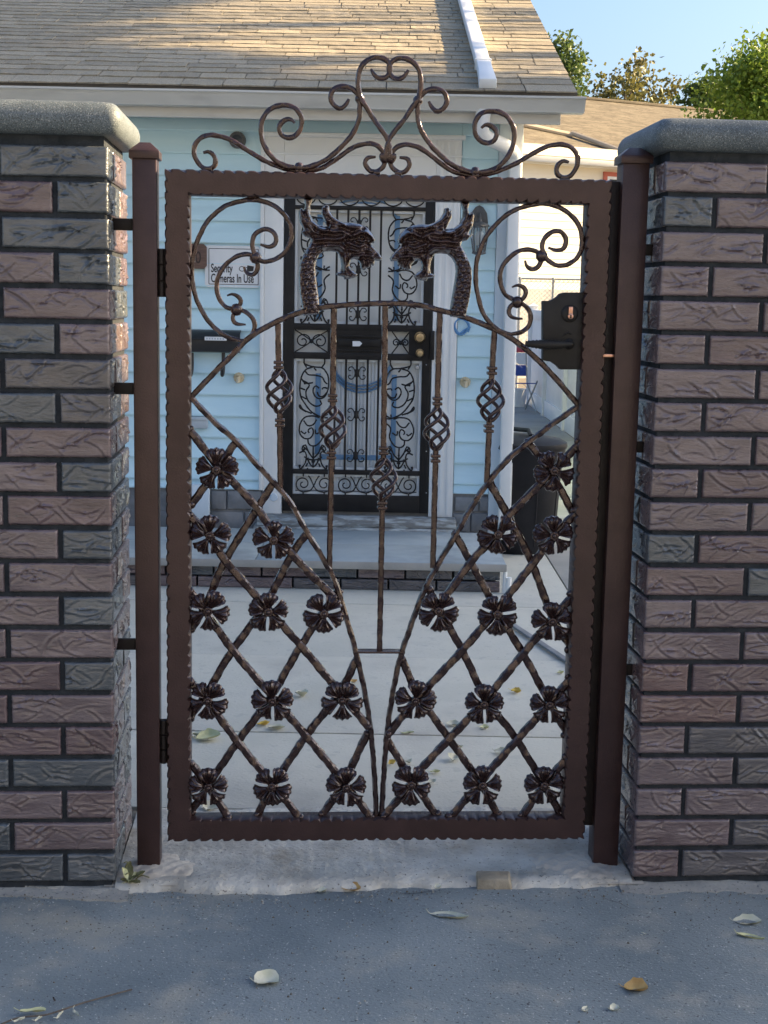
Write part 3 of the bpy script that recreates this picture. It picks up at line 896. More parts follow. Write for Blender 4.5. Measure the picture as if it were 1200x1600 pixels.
def dragon(flip):
    poly = np.array(gpts(head_poly, c_dr))
    sc = .29167 * 1.66e-3
    lo, hi = poly.min(0) - .002, poly.max(0) + .002
    st = .0016
    xs, zs = np.arange(lo[0], hi[0] + st, st), np.arange(lo[1], hi[1] + st, st)
    X, Z = np.meshgrid(xs, zs)
    inside = np.zeros(X.shape, bool)
    best = np.full(X.shape, 9.0)
    near = np.zeros(X.shape + (2,))
    n = len(poly)
    def seg(a, b_):
        d = b_ - a
        t = np.clip(((X - a[0]) * d[0] + (Z - a[1]) * d[1]) / (d @ d + 1e-12), 0, 1)
        qx, qz = a[0] + d[0] * t, a[1] + d[1] * t
        return np.hypot(X - qx, Z - qz), qx, qz
    for i in range(n):
        a, b_ = poly[i], poly[(i + 1) % n]
        c = (a[1] > Z) != (b_[1] > Z)
        with np.errstate(divide='ignore', invalid='ignore'):
            xi = (b_[0] - a[0]) * (Z - a[1]) / (b_[1] - a[1] + 1e-15) + a[0]
        inside ^= c & (X < xi)
        d, qx, qz = seg(a, b_)
        m_ = d < best
        best[m_] = d[m_]; near[m_, 0] = qx[m_]; near[m_, 1] = qz[m_]
    d = best
    k = np.clip(d / .017, 0, 1)
    Hh = .027 * np.sqrt(1 - (1 - k) ** 2)
    edge = np.clip(d / .004, 0, 1)
    rel = np.zeros_like(X)
    for pts, w, am in strokes:
        P = gpts(pts, c_dr)
        dm = np.full(X.shape, 9.0)
        for a, b_ in zip(P[:-1], P[1:]):
            dm = np.minimum(dm, seg(np.array(a), np.array(b_))[0])
        w_ = w * sc * 1.15
        mod = .95 + .35 * np.sin(X * 160 + Z * 110 + w * 9)
        rel += mod * 1.15 * am * (np.exp(-(dm / w_) ** 2) - .6 * np.exp(-((dm - 2.1 * w_) / w_) ** 2))
    # scales down the neck
    rs = random.Random(3)
    for r in range(14):
        y = 330 + r * 27
        for q in range(5):
            x = 112 + q * 34 + (17 if r % 2 else 0) + (15 if y < 380 else 0)
            c = G(*c_dr(x + rs.uniform(-4, 4), y + rs.uniform(-4, 4)))
            dd_ = np.hypot((X - c[0]) / 1.0, (Z - c[1]) / 1.0)
            rad = 17 * sc
            bump_ = np.clip(1 - (dd_ / rad) ** 2, 0, 1)
            rel += np.where(bump_ > 0, .0062 * bump_ ** .7 * (1.0 - .9 * (Z - c[1]) / rad), 0)
    for lam, am in ((.014, .0010), (.008, .0006)):
        q = np.zeros_like(X)
        for _ in range(5):
            an = rs.uniform(0, 6.28)
            q += np.sin((X * math.cos(an) + Z * math.sin(an)) * 6.283 / lam + rs.uniform(0, 6.28))
        rel += am * (1 - np.abs(q) / 1.6) * .8
    e = G(*c_dr(466, 274))
    re_ = np.hypot(X - e[0], (Z - e[1]) * 1.3)
    rel += .008 * np.exp(-(re_ / .0030) ** 2) - .006 * np.exp(-((re_ - .0062) / .0026) ** 2)
    Hh = Hh + rel * edge
    full = inside[:-1, :-1] & inside[1:, :-1] & inside[:-1, 1:] & inside[1:, 1:]
    used = np.zeros(X.shape, bool)
    cnt = np.zeros(X.shape, int)
    for (a, b_) in ((0, 0), (1, 0), (0, 1), (1, 1)):
        sl = (slice(a, X.shape[0] - 1 + a), slice(b_, X.shape[1] - 1 + b_))
        cnt[sl] += full
    used = cnt > 0
    rim = used & (cnt < 4)
    X2, Z2, H2 = X.copy(), Z.copy(), Hh.copy()
    X2[rim], Z2[rim] = near[rim, 0], near[rim, 1]
    H2[rim] = 0
    idx = -np.ones(X.shape, int)
    idx[used] = np.arange(used.sum())
    nv = int(used.sum())
    sgn = -1 if flip else 1
    cv = VC
    fr = np.stack([sgn * X2[used], cv - H2[used], Z2[used]], 1)
    bk = np.stack([sgn * X2[used], cv + H2[used], Z2[used]], 1)
    J, I = np.nonzero(full)
    fs = [(idx[j, i], idx[j, i + 1], idx[j + 1, i + 1], idx[j + 1, i]) for j, i in zip(J, I)]
    rimidx = idx[rim]
    isr = np.zeros(nv, bool); isr[rimidx] = True
    mp = np.where(isr, np.arange(nv), np.arange(nv) + nv)
    fs += [(mp[a], mp[d_], mp[c], mp[b_]) for a, b_, c, d_ in fs]
    me = bpy.data.meshes.new('dragon_head')
    me.from_pydata([tuple(p) for p in np.concatenate([fr, bk])], [], [tuple(int(q) for q in f_) for f_ in fs])
    bm = bmesh.new(); bm.from_mesh(me)
    bmesh.ops.delete(bm, geom=[v for v in bm.verts if not v.link_faces], context='VERTS')
    bmesh.ops.smooth_vert(bm, verts=bm.verts, factor=.25, use_axis_x=True, use_axis_y=True, use_axis_z=True)
    bmesh.ops.recalc_face_normals(bm, faces=bm.faces); bm.to_mesh(me); bm.free()
    me.polygons.foreach_set('use_smooth', [True] * len(me.polygons))
    return link('dragon_head', me, M['gate_forged'], gate)
dragon(False)
dragon(True)

# lock case with lever and key cylinder
lp = [(847, 470), (858, 470), (868, 465), (874, 459), (881, 457), (916, 457), (909, 577), (874, 577), (869, 571), (860, 565), (847, 563)]
lk = MB().prism([G(*p, v=VC) for p in lp], VC - .016, VC + .016).build('lock_case', M['lock'], gate, bevel=.0025)
cu, cz = G(890, 490, VC - .016)
MB().lathe([(0, VC - .024), (.016, VC - .023), (.022, VC - .019), (.024, VC - .014)], (cu, 0, cz), 20, 'y').build('key_rosette', M['lock'], lk, smooth=40)
b = MB().lathe([(0, VC - .029), (.0075, VC - .028), (.0085, VC - .021)], (cu + .001, 0, cz - .007), 16, 'y')
b.box(cu - .0045, cu + .0065, VC - .027, VC - .020, cz - .004, cz + .018)
b.build('key_cylinder', M['copper'], lk, bevel=.001)
MB().box(cu - .001, cu + .003, VC - .0305, VC - .0285, cz - .0115, cz - .003).build('keyhole', M['lock'], lk)
h0, h1 = G(893, 538, VC - .05), G(821, 537, VC - .05)
hp = [(h0[0] + .0, VC - .016, h0[1]), (h0[0], VC - .040, h0[1]), (h0[0] - .010, VC - .050, h0[1]), ((h0[0] + h1[0]) / 2, VC - .052, h0[1] - .002), (h1[0], VC - .050, h1[1])]
hs = smooth_path(hp, .004)
b = MB().tube(hs, .0098, 10, lambda t: .75 + .5 * math.sin(math.pi * min(1, max(0, (t - .25) / .75))) + .12 * math.sin(t * 95))
b.build('lever_handle', M['lock'], lk, smooth=60)
c = G(884, 522, VC - .016)
MB().lathe([(0, VC - .030), (.010, VC - .026), (.015, VC - .018)], (h0[0], 0, h0[1]), 16, 'y').build('lever_rosette', M['lock'], lk, smooth=50)
b = MB()
for (dx, dz, r) in ((0, 0, .0035), (.006, .004, .003), (-.007, -.005, .003), (.012, .001, .0025)):
    b.lathe([(0, VC - .020), (r, VC - .018), (r, VC - .015)], (c[0] + dx, 0, c[1] + dz), 8, 'y')
b.build('lock_ornament', M['lock'], lk, smooth=50)

# ------------------------------------------------------------------ the pale blue house
HD = 8.60
def X(px, py, D=HD): return W(px, py, D)[0]
def Zz(px, py, D=HD): return W(px, py, D)[2]
house = empty('blue_house', 'pale blue sided house with black iron security door and low shingled roof', 'house', (0, 0, 0))
XC = (X(808, 340) + X(795, 715)) / 2              # right corner of the front
EZ = Zz(600, 143, 8.12)
ZS = Zz(600, 187)                                  # underside of the soffit
MB().box(-6.5, XC - .02, HD + .0875, 15.0, -.05, ZS + .02).build('wall', M['siding'], house)
XT0 = (X(409, 345) + X(408, 700)) / 2              # entry surround, outer left
XT1 = (X(720, 340) + X(708, 715)) / 2              # outer right
ZH = Zz(570, 212)                                  # top of the header panel
SP, zl = .1313, Zz(350, 345)
zl -= SP * 40
zb0 = Zz(365, 765)
def board(x0, x1, z0, z1):
    b = MB()
    t = .027
    b.prism([(0, 0), (0, 0), (0, 0)], 0, 0) if False else None
    P = [(HD + .087, z0), (HD + .036 - t, z0), (HD + .036 - t - .0015, z0 + .008), (HD + .036 - .005, z1 + .012), (HD + .087, z1 + .012)]
    vs = [(x0, p[0], p[1]) for p in P] + [(x1, p[0], p[1]) for p in P]
    n = len(P)
    b.add(vs, [tuple(range(n)), tuple(range(2 * n - 1, n - 1, -1))] + [(i, (i + 1) % n, (i + 1) % n + n, i + n) for i in range(n)])
    b.build('siding_board', M['siding'], house)
z = zl
while z < ZS:
    z1 = z + SP
    if z1 > zb0 + .01:
        a = max(z, zb0)
        board(-6.4, XT0 - .012, a, min(z1, ZS - .014))
        board(XT1 + .004, (X(778, 340) + X(763, 715)) / 2, a, min(z1, ZS - .014))
        if z > ZH - .05: board(XT0 - .010, XT1 + .002, max(a, ZH + .004), min(z1, ZS - .014))
    z = z1
# corner boards, entry surround
xa = (X(778, 340) + X(763, 715)) / 2 + .002
MB().box(xa, XC, HD - .004, HD + .06, .12, ZS).build('corner_board', M['trimblue'], house, bevel=.003)
MB().box((xa + XC) / 2 + .004, XC + .022, HD - .016, HD + .10, .10, ZS - .001).build('corner_board', M['trim'], house, bevel=.003)
MB().box(XT0 - .010, XT0 + .014, HD - .010, HD + .04, zb0, ZH).build('casing', M['trim'], house, bevel=.003)
xl, xr = X(443, 550), X(674, 550)
zd0, zd1 = Zz(550, 800), Zz(550, 297)
MB().box(XT0 + .015, xl - .004, HD - .002, HD + .05, zd0 - .02, ZH - .002).build('casing', M['trim'], house, bevel=.003)
MB().box(xr + .004, XT1, HD - .002, HD + .05, zd0 - .02, ZH - .002).build('casing', M['trim'], house, bevel=.003)
wq = (XT1 - xr - .004) / 7
for k in (1, 3, 5):
    MB().box(xr + .004 + wq * k, xr + .004 + wq * (k + 1), HD - .008, HD - .001, zd0 - .01, ZH - .03).build('casing_reed', M['trim'], house, bevel=.002)
MB().box(xl - .003, xr + .003, HD - .001, HD + .05, zd1 + .004, ZH - .004).build('header_panel', M['trim'], house, bevel=.002)
MB().box(XT0 - .02, XT1 + .02, HD - .028, HD + .01, ZH - .016, ZH + .010).build('header_moulding', M['trim'], house, bevel=.004)
MB().box(XT0 - .005, XT1 + .003, HD - .012, HD + .0, Zz(570, 242) - .006, Zz(570, 242) + .006).build('header_moulding', M['trim'], house, bevel=.003)
MB().lathe([(0, HD - .010), (.022, HD - .009), (.026, HD - .001)], (X(428, 777), 0, Zz(428, 777)), 18, 'y').build('casing_boss', M['trimblue'], house, smooth=40)

# foundation blocks under the siding, door sill
def block(px0, py0, px1, py1, D=HD + .01, m='block', name='foundation_block', t=.10):
    MB().box(X(px0, py0, D) + .003, X(px1, py1, D) - .003, D + rnd.uniform(0, .006), D + t, Zz(px1, py1, D) + .003, Zz(px0, py0, D) - .003).build(name, M[m], house, bevel=.005)
for q in ((329, 766, 354, 797), (355, 766, 409, 797), (329, 799, 381, 838), (382, 799, 409, 838), (270, 766, 328, 797), (240, 799, 328, 838),
          (711, 776, 748, 800), (749, 776, 771, 800), (707, 802, 735, 832), (736, 802, 771, 832), (772, 776, 793, 832)):
    block(*q)
MB().box(-6.4, XC - .03, HD + .03, HD + .2, -.05, zb0).build('foundation', M['block'], house)
sb = MB().box(XT0 - .01, XT1 + .02, HD - .12, HD + .05, Zz(550, 823, HD - .1), zd0 - .022)
sb.build('door_sill', M['sill'], house, bevel=.006)
MB().box(XT0 - .03, XT1 + .04, HD - .15, HD + .02, Zz(550, 826, HD - .1) - .06, Zz(550, 823, HD - .1) - .002).build('door_sill', M['sill'], house, bevel=.006)

# --- security door
DD = HD - .005
def dx(px, py): return X(px, py, DD)
def dz(px, py): return Zz(px, py, DD)
rows = [(296, 306), (322, 328), (507, 517), (552, 562), (735, 742), (774, 800)]
fm = MB()
w0, w1 = X(459, 550), X(660, 550)
fm.box(xl, w0, DD, DD + .045, zd0, zd1)
fm.box(w1, xr, DD, DD + .045, zd0, zd1)
rz = [(dz(560, b_), dz(560, a)) for a, b_ in rows]
for z0, z1 in rz:
    fm.box(w0, w1, DD + .001, DD + .044, z0, z1)
sdoor = fm.build('security_door', M['iron'], house, bevel=.002)
openings = [(rz[1][1], rz[0][0]), (rz[2][1], rz[1][0]), (rz[3][1], rz[2][0]), (rz[4][1], rz[3][0]), (rz[5][1], rz[4][0])]
for i, (z0, z1) in enumerate(openings):
    b = MB()
    t = .016
    if i == 2: continue
    b.box(w0 + .001, w0 + t, DD + .020, DD + .042, z0 + .001, z1 - .001)
    b.box(w1 - t, w1 - .001, DD + .020, DD + .042, z0 + .001, z1 - .001)
    b.box(w0 + t, w1 - t, DD + .021, DD + .041, z0 + .001, z0 + t)
    b.box(w0 + t, w1 - t, DD + .021, DD + .041, z1 - t, z1 - .001)
    b.build('glazing_frame', M['lining'], sdoor)
MB().box(w0, w1, DD + .060, DD + .075, zd0, zd1).build('inner_door', M['doorback'], sdoor)
# fluted middle of the inner door with blue bands and arcs before it
nb = 12
xa_, xb_ = X(527, 550), X(598, 550)
for k in range(nb):
    a = xa_ + (xb_ - xa_) * k / nb
    MB().box(a + .003, a + (xb_ - xa_) / nb - .003, DD + .053, DD + .0595, zd0 + .1, rz[2][0]).build('inner_door_flute', M['lining'], sdoor, bevel=.002)
for px in (497, 617):
    for (ya, yb) in ((335, 500), (585, 712)):
        MB().box(dx(px - 4, 550), dx(px + 4, 550), DD + .050, DD + .0598, dz(550, yb), dz(550, ya)).build('blue_band', M['doorblue'], sdoor, bevel=.001)
MB().box(dx(500, 715), dx(616, 715), DD + .049, DD + .0525, dz(550, 720), dz(550, 712)).build('blue_band', M['doorblue'], sdoor, bevel=.001)
for off in (0, 5, 10):
    P = [W(x, y + off, DD + .046) for x, y in ((520, 570), (527, 585), (540, 597), (558, 603), (575, 602), (590, 596), (602, 585), (610, 570))]
    MB().tube(P, .0065, 6).build('blue_band', M['doorblue'], sdoor, smooth=60)
for off in (0, 6):
    P = [W(x, y + off, DD + .052) for x, y in ((500, 345), (516, 326), (540, 314), (570, 310), (600, 316), (620, 332))]
    MB().tube(P, .007, 6).build('blue_band', M['doorblue'], sdoor, smooth=60)
# vertical bars, C-scroll pairs
bxs = [523.5, 540.5, 557.5, 574.3, 591.2]
for zi, (z0, z1) in ((1, openings[1]), (3, openings[3])):
    for px in bxs:
        x = X(px, 590)
        MB().box(x - .0065, x + .0065, DD + .005, DD + .018, z0 - .001, z1 + .001).build('bar', M['iron'], sdoor)
xm = X(557.5, 590)
for py in (350, 421, 491, 583, 648, 712):
    zc = Zz(557, py)
    b = MB()
    for s in (1, -1):
        for q in (1, -1):
            P = [(xm + s * .010, zc + q * .001), (xm + s * .014, zc + q * .018), (xm + s * .026, zc + q * .036), (xm + s * .043, zc + q * .036), (xm + s * .052, zc + q * .024), (xm + s * .046, zc + q * .013), (xm + s * .036, zc + q * .016)]
            b.flatbar(P, .0065, .008, DD + .010, wob=0, step=.008)
    b.lathe([(0, -.03), (.012, -.022), (.014, 0), (.012, .022), (0, .03)], (xm, DD + .010, zc), 8)
    b.build('scroll_ornament', M['iron'], sdoor)
vine = [[(590, 62), (590, 110), (620, 160)], [(815, 62), (815, 110), (785, 155)], [(590, 118), (650, 140), (700, 148)],
        [(700, 150), (790, 160), (845, 220), (865, 300), (855, 400), (820, 470), (760, 495), (710, 460), (690, 400), (720, 355), (760, 380)],
        [(700, 150), (610, 180), (560, 265), (545, 380), (560, 480), (610, 560), (680, 640), (780, 690), (860, 700)],
        [(600, 195), (640, 235), (720, 240), (790, 260), (820, 310), (850, 330)], [(580, 300), (650, 345), (612, 420), (640, 520), (720, 575), (785, 555), (770, 510)], [(560, 280), (610, 330), (690, 320)],
        [(560, 470), (620, 500)], [(548, 380), (605, 400)], [(700, 160), (725, 190)], [(740, 420), (755, 462), (800, 468), (850, 420)], [(850, 380), (810, 370), (790, 390)],
        [(545, 560), (590, 620), (680, 655)], [(545, 560), (550, 600), (620, 640)],
        [(770, 700), (690, 682), (600, 702), (550, 780), (548, 870), (600, 930), (670, 922), (702, 860), (680, 812), (640, 842), (655, 870)], [(590, 735), (640, 790), (700, 775), (735, 720)], [(560, 850), (600, 880), (620, 860)],
        [(640, 935), (650, 990), (700, 1012), (760, 985), (810, 900), (800, 800), (860, 740)], [(780, 850), (730, 880), (720, 830)], [(800, 650), (800, 690), (860, 660)],
        [(700, 1010), (702, 1150)], [(702, 1150), (650, 1080), (612, 1000), (575, 1045), (600, 1080)], [(702, 1150), (765, 1080), (800, 1000), (842, 1045), (810, 1080)],
        [(545, 1090), (600, 1070), (625, 1120), (612, 1200), (560, 1265), (545, 1220)], [(850, 1090), (800, 1070), (780, 1120), (795, 1200), (845, 1265), (860, 1220)],
        [(640, 1140), (660, 1200), (702, 1240), (745, 1200), (765, 1140)], [(702, 1150), (702, 1250)], [(600, 1130), (660, 1160), (745, 1160), (800, 1130)], [(580, 1010), (640, 1060)], [(820, 1010), (770, 1060)], [(640, 1200), (620, 1240)], [(765, 1200), (780, 1240)]]
def vine_panel(px0, px1, z0, z1, flip):
    b = MB()
    x0, x1 = dx(px0, 600), dx(px1, 600)
    for st in vine:
        P = []
        for (x, y) in st:
            f = (x - 535) / (868 - 535)
            if flip: f = 1 - f
            P.append((x0 + (x1 - x0) * f, z1 + (z0 - z1) * (y - 62) / (1268 - 62)))
        b.flatbar(P, .0092, .008, DD + .012 + rnd.uniform(-.002, .002), wob=.12, step=.012)
    for (x, y, r) in ((600, 1050, 15), (810, 1050, 15), (702, 1180, 22), (640, 1160, 15), (765, 1160, 15), (600, 330, 14), (640, 1260, 10), (555, 1230, 12), (850, 1230, 12), (702, 1100, 13)):
        f = (x - 535) / (868 - 535)
        if flip: f = 1 - f
        rr = r * (x1 - x0) / 333
        b.lathe([(0, DD + .004), (rr * .7, DD + .006), (rr, DD + .012), (rr * .7, DD + .018)], (x0 + (x1 - x0) * f, 0, z1 + (z0 - z1) * (y - 62) / (1268 - 62)), 8, 'y')
    b.build('scroll_panel', M['iron'], sdoor)
for (z0, z1) in (openings[1], openings[3]):
    vine_panel(467, 514, z0, z1, False)
    vine_panel(602, 649, z0, z1, True)
def spiral(cx, cz, r, a0, turns, s=1, n=26):
    return [(cx + r * (1 - .78 * t) * math.cos(a0 + s * t * turns * 6.283), cz + r * (1 - .78 * t) * math.sin(a0 + s * t * turns * 6.283)) for t in np.linspace(0, 1, n)]
# bottom panel scrolls and top panel loops
z0, z1 = openings[4]
zc, hh = (z0 + z1) / 2, (z1 - z0) / 2
b = MB()
n6 = 6
for k in range(n6):
    cx = w0 + (w1 - w0) * (k + .5) / n6
    s = 1 if k % 2 else -1
    b.flatbar(spiral(cx, zc, hh * .78, -1.57 if k % 2 else 4.71, 1.45, s), .0075, .008, DD + .012, wob=0, step=.012)
    b.flatbar([(cx - s * .0, zc - hh * .8), (cx - s * .05, zc - hh * .55), (cx - s * .085, zc + hh * .5), (cx - s * .10, zc + hh * .8)], .0075, .008, DD + .013, wob=0, step=.012)
    b.flatbar([(cx, zc + hh * .72), (cx, z1 + .001)], .008, .008, DD + .012, wob=0)
    b.flatbar([(cx, zc - hh * .75), (cx, z0 - .001)], .008, .008, DD + .012, wob=0)
b.build('scroll_panel', M['iron'], sdoor)
z0, z1 = openings[0]
b = MB()
for k in range(6):
    a, c = w0 + (w1 - w0) * k / 6, w0 + (w1 - w0) * (k + 1) / 6
    b.flatbar([(a + .004, z1), (a + .02, z0 + .022), ((a + c) / 2, z0 + .004), (c - .02, z0 + .022), (c - .004, z1)], .0075, .008, DD + .012, wob=0, step=.01)
b.build('scroll_panel', M['iron'], sdoor)
# lock rail: small scroll panels, mail slot, knobs
z0, z1 = openings[2]
MB().box(X(525, 535), X(598, 535), DD + .002, DD + .043, z0 - .001, z1 + .001).build('mail_panel', M['iron'], sdoor)
zc = (z0 + z1) / 2
for k, (py0, py1) in enumerate(((524, 527), (530, 541), (547, 549))):
    MB().box(X(528, 535), X(594, 535), DD - .006 - .004 * (k == 1), DD + .001, Zz(560, py1), Zz(560, py0)).build('mail_flap', M['iron'], sdoor, bevel=.002)
MB().prism([tuple(W(x_, y_, DD))[::2] for x_, y_ in ((551, 533), (562, 533), (566, 536.5), (562, 541), (551, 541))], DD - .0125, DD - .0105).build('mail_label', M['whitepaper'], sdoor)
for (a, c) in ((460, 513), (612, 640)):
    xa_, xc_ = X(a, 535), X(c, 535)
    MB().box(xc_ - .004, xc_ + .012, DD + .001, DD + .043, z0, z1).build('lock_rail_post', M['iron'], sdoor)
    b = MB()
    m_ = (xa_ + xc_) / 2
    r = min((z1 - z0) / 2 * .8, (xc_ - xa_) / 4 * .9)
    for s in (-1, 1):
        b.flatbar(spiral(m_ + s * (xc_ - xa_) / 4, zc, r, 0 if s < 0 else math.pi, 1.4, -s), .0075, .008, DD + .012, wob=0, step=.01)
        b.flatbar([(m_ + s * (xc_ - xa_) / 2 * .98, z1), (m_ + s * .012, zc + .01), (m_ + s * .012, zc - .01), (m_ + s * (xc_ - xa_) / 2 * .98, z0)], .0075, .008, DD + .013, wob=0, step=.01)
    b.lathe([(0, DD), (.014, DD + .008), (.014, DD + .016)], (m_, 0, zc), 8, 'y')
    b.build('scroll_panel', M['iron'], sdoor)
MB().box(X(642, 535), w1 + .001, DD + .002, DD + .043, z0 - .001, z1 + .001).build('lock_plate', M['iron'], sdoor)
for (px, py, r) in ((656, 527, .031), (656, 551.5, .023)):
    MB().lathe([(0, DD - .060), (r * .8, DD - .058), (r, DD - .045), (r * .85, DD - .028), (r * .45, DD - .020), (r * .45, DD - .008), (r * 1.05, DD - .006), (r * 1.1, DD + .001)], (X(px, py), 0, Zz(px, py)), 20, 'y').build('knob', M['brass'], sdoor, smooth=45)
MB().lathe([(0, DD + .0), (.012, DD + .002), (.016, DD + .02)], (X(652, 574), 0, Zz(652, 574)), 14, 'y').build('dead_bolt', M['galv'], sdoor, smooth=45)
MB().box(X(672, 540), X(678.5, 540), DD - .022, DD + .002, Zz(675, 562), Zz(675, 517)).build('latch_guard', M['iron'], sdoor, bevel=.002)
for py in (570, 705, 770):
    MB().lathe([(0, -.008), (.004, -.006), (.004, 0)], (X(666, py), DD, Zz(666, py)), 6, 'y').build('screw', M['galv'], sdoor)

# --- roof, gutter, leaders
XR = X(903, 140, 8.12)
slope = math.radians(20.3)
cs, sn = math.cos(slope), math.sin(slope)
RY, RZ = 8.13, EZ + .012
XLft = -4.2
roof = MB()
Lr = 5.4
def rp(x, s, h=0): return (x, RY + s * cs - h * sn, RZ + s * sn + h * cs)
vs = [rp(XLft - 2.5, 0), rp(XR, 0), rp(XR, Lr), rp(XLft - 2.5, Lr)]
low = [(p[0], p[1] + .02, p[2] - .05) for p in vs]
roof.add(vs + low, [(0, 1, 2, 3), (7, 6, 5, 4), (0, 4, 5, 1), (1, 5, 6, 2), (2, 6, 7, 3), (3, 7, 4, 0)])
rt = vs[2]
roof.add([rt, (XLft - 2.5, rt[1], rt[2]), (XLft - 2.5, rt[1] + Lr * cs, RZ), (XR, rt[1] + Lr * cs, RZ)], [(0, 1, 2, 3)])
roof_o = roof.build('roof', M['roofdeck'], house)
sh_me = []
for k in range(3):
    for q in range(3):
        b = MB()
        nseg = 5
        vs, fs = [], []
        for i in range(nseg + 1):
            f = i / nseg
            w_ = rnd.uniform(-.004, .004)
            li = rnd.uniform(-.0015, .0035)
            vs += [(f, 0 + w_, .0105 + li), (f, .21, .0035), (f, 0 + w_, .003)]
        for i in range(nseg):
            a = i * 3
            fs += [(a, a + 3, a + 4, a + 1), (a + 2, a + 5, a + 3, a)]
        fs += [(0, 1, 2), (nseg * 3, nseg * 3 + 2, nseg * 3 + 1)]
        me = bpy.data.meshes.new('shingle')
        me.from_pydata(vs, [], fs)
        bm = bmesh.new(); bm.from_mesh(me); bmesh.ops.recalc_face_normals(bm, faces=bm.faces)
        bm.normal_update()
        if sum(f_.normal.z for f_ in bm.faces) < 0: bmesh.ops.reverse_faces(bm, faces=bm.faces)
        bm.to_mesh(me); bm.free()
        me.materials.append(M['shingle%d' % k])
        sh_me.append(me)
far = MB()
count = 0
s = -.02
row = 0
EXP = .128
while s < Lr - .1:
    x = XR
    while x > -6.4:
        w_ = rnd.choice([.17, .24, .28, .30, .30, .34, .36]) * rnd.uniform(.93, 1.07)
        x -= w_
        visible = x + w_ > -(.286 * (RY + s * cs)) - .10 and x > -4.5
        lim = visible and count < 300
        mtx_l = Vector(rp(x + .0015, s + rnd.uniform(-.004, .004), .002))
        if lim:
            o = link('shingle', rnd.choice(sh_me), None, roof_o, mtx_l, (slope + rnd.uniform(-.004, .006), rnd.uniform(-.004, .004), rnd.uniform(-.006, .006)), (w_ - .006, 1, 1))
            count += 1
        else:
            h = .0105 + rnd.uniform(-.001, .003)
            j = rnd.uniform(-.004, .004)
            a = [rp(x + .004, s + j, h), rp(x + w_ - .004, s + j, h), rp(x + w_ - .004, s + .2, .005), rp(x + .004, s + .2, .005), rp(x + .004, s + j, .004), rp(x + w_ - .004, s + j, .004)]
            far.add(a, [(0, 1, 2, 3), (4, 5, 1, 0)])
    s += EXP * (1.5 if row == 0 else (1.2 if row == 1 else 1))
    row += 1
fo = far.build('distant_shingles', M['shingle0'], roof_o)
fo['kind'] = 'stuff'

# K-style gutter: real profile swept along the eave
gx0, gx1 = -6.6, X(916, 155, 8.05)
zt, zbm = Zz(600, 145.5, 8.06), Zz(600, 168.5, 8.06)
gh = zt - zbm
prof = [(8.19, zt + .004), (8.19, zbm), (8.105, zbm), (8.095, zbm + gh * .30), (8.068, zbm + gh * .55), (8.058, zbm + gh * .84), (8.040, zbm + gh * .86), (8.040, zt), (8.052, zt), (8.052, zt - .012), (8.075, zbm + gh * .55), (8.10, zbm + .01), (8.18, zbm + .01), (8.18, zt + .004)]
R = [[(x, p[0], p[1]) for p in prof] for x in np.linspace(gx0, gx1, 24)]
for r_ in R[1:-1]:
    dzz = rnd.uniform(-.0025, .0025)
    for k in range(len(r_)):
        r_[k] = (r_[k][0], r_[k][1], r_[k][2] + dzz)
MB().rings(R).build('gutter', M['gutter'], house, smooth=35)
MB().prism([(p[0], p[1]) for p in [(0, 0)]], 0, 0) if False else None
MB().add([(gx1 - .002, p[0], p[1]) for p in prof[1:8]], [tuple(range(7))]).build('gutter_end_cap', M['gutter'], house)
xf = X(876, 178, 8.2)
MB().box(-6.5, xf, 8.195, 8.225, Zz(600, 189.5, 8.2), zt - .02).build('fascia', M['gutter'], house, bevel=.003)
MB().box(-6.5, xf - .002, 8.226, HD + .03, ZS + .002, ZS + .02).build('soffit', M['trim'], house)
MB().box(-6.5, XC - .002, HD - .05, HD + .02, ZS - .012, ZS + .0015).build('frieze_board', M['gutter'], house, bevel=.003)
MB().add([(x_, y_, z_) for x_ in (xf - .03, xf) for y_, z_ in ((8.226, ZS + .003), (13.0, ZS + .003 + 4.774 * .36), (13.0, ZS + .12 + 4.774 * .36), (8.226, ZS + .12))], [(0, 1, 2, 3), (7, 6, 5, 4), (0, 4, 5, 1), (1, 5, 6, 2), (2, 6, 7, 3), (3, 7, 4, 0)]).build('fascia', M['gutter'], house)
# leader pipe lying down the roof slope
xm0 = X(760, 138, 8.25)
b = MB()
P = []
for (s_, h_, ww) in ((.03, .010, .050), (.16, .016, .046), (.34, .019, .042), (.50, .019, .042), (3.6, .019, .042), (5.2, .019, .042)):
    c = [(xm0 - ww - .01 * (s_ > 1) * s_ * .6, s_, h_ - .0), (xm0 + ww - .01 * (s_ > 1) * s_ * .6, s_, h_), (xm0 + ww - .01 * (s_ > 1) * s_ * .6, s_, h_ + .055), (xm0 - ww - .01 * (s_ > 1) * s_ * .6, s_, h_ + .055)]
    P.append([rp(*q) for q in c])
b.rings(P)
b.build('roof_leader', M['trim'], house, bevel=.006)
b = MB()
P = [rp(xm0 - .049, .52, .012), rp(xm0 + .049, .52, .012), rp(xm0 + .049, .52, .078), rp(xm0 - .049, .52, .078)]
Q = [rp(xm0 - .049, .545, .012), rp(xm0 + .049, .545, .012), rp(xm0 + .049, .545, .078), rp(xm0 - .049, .545, .078)]
b.rings([P, Q]); b.build('leader_strap', M['trim'], house, bevel=.002)
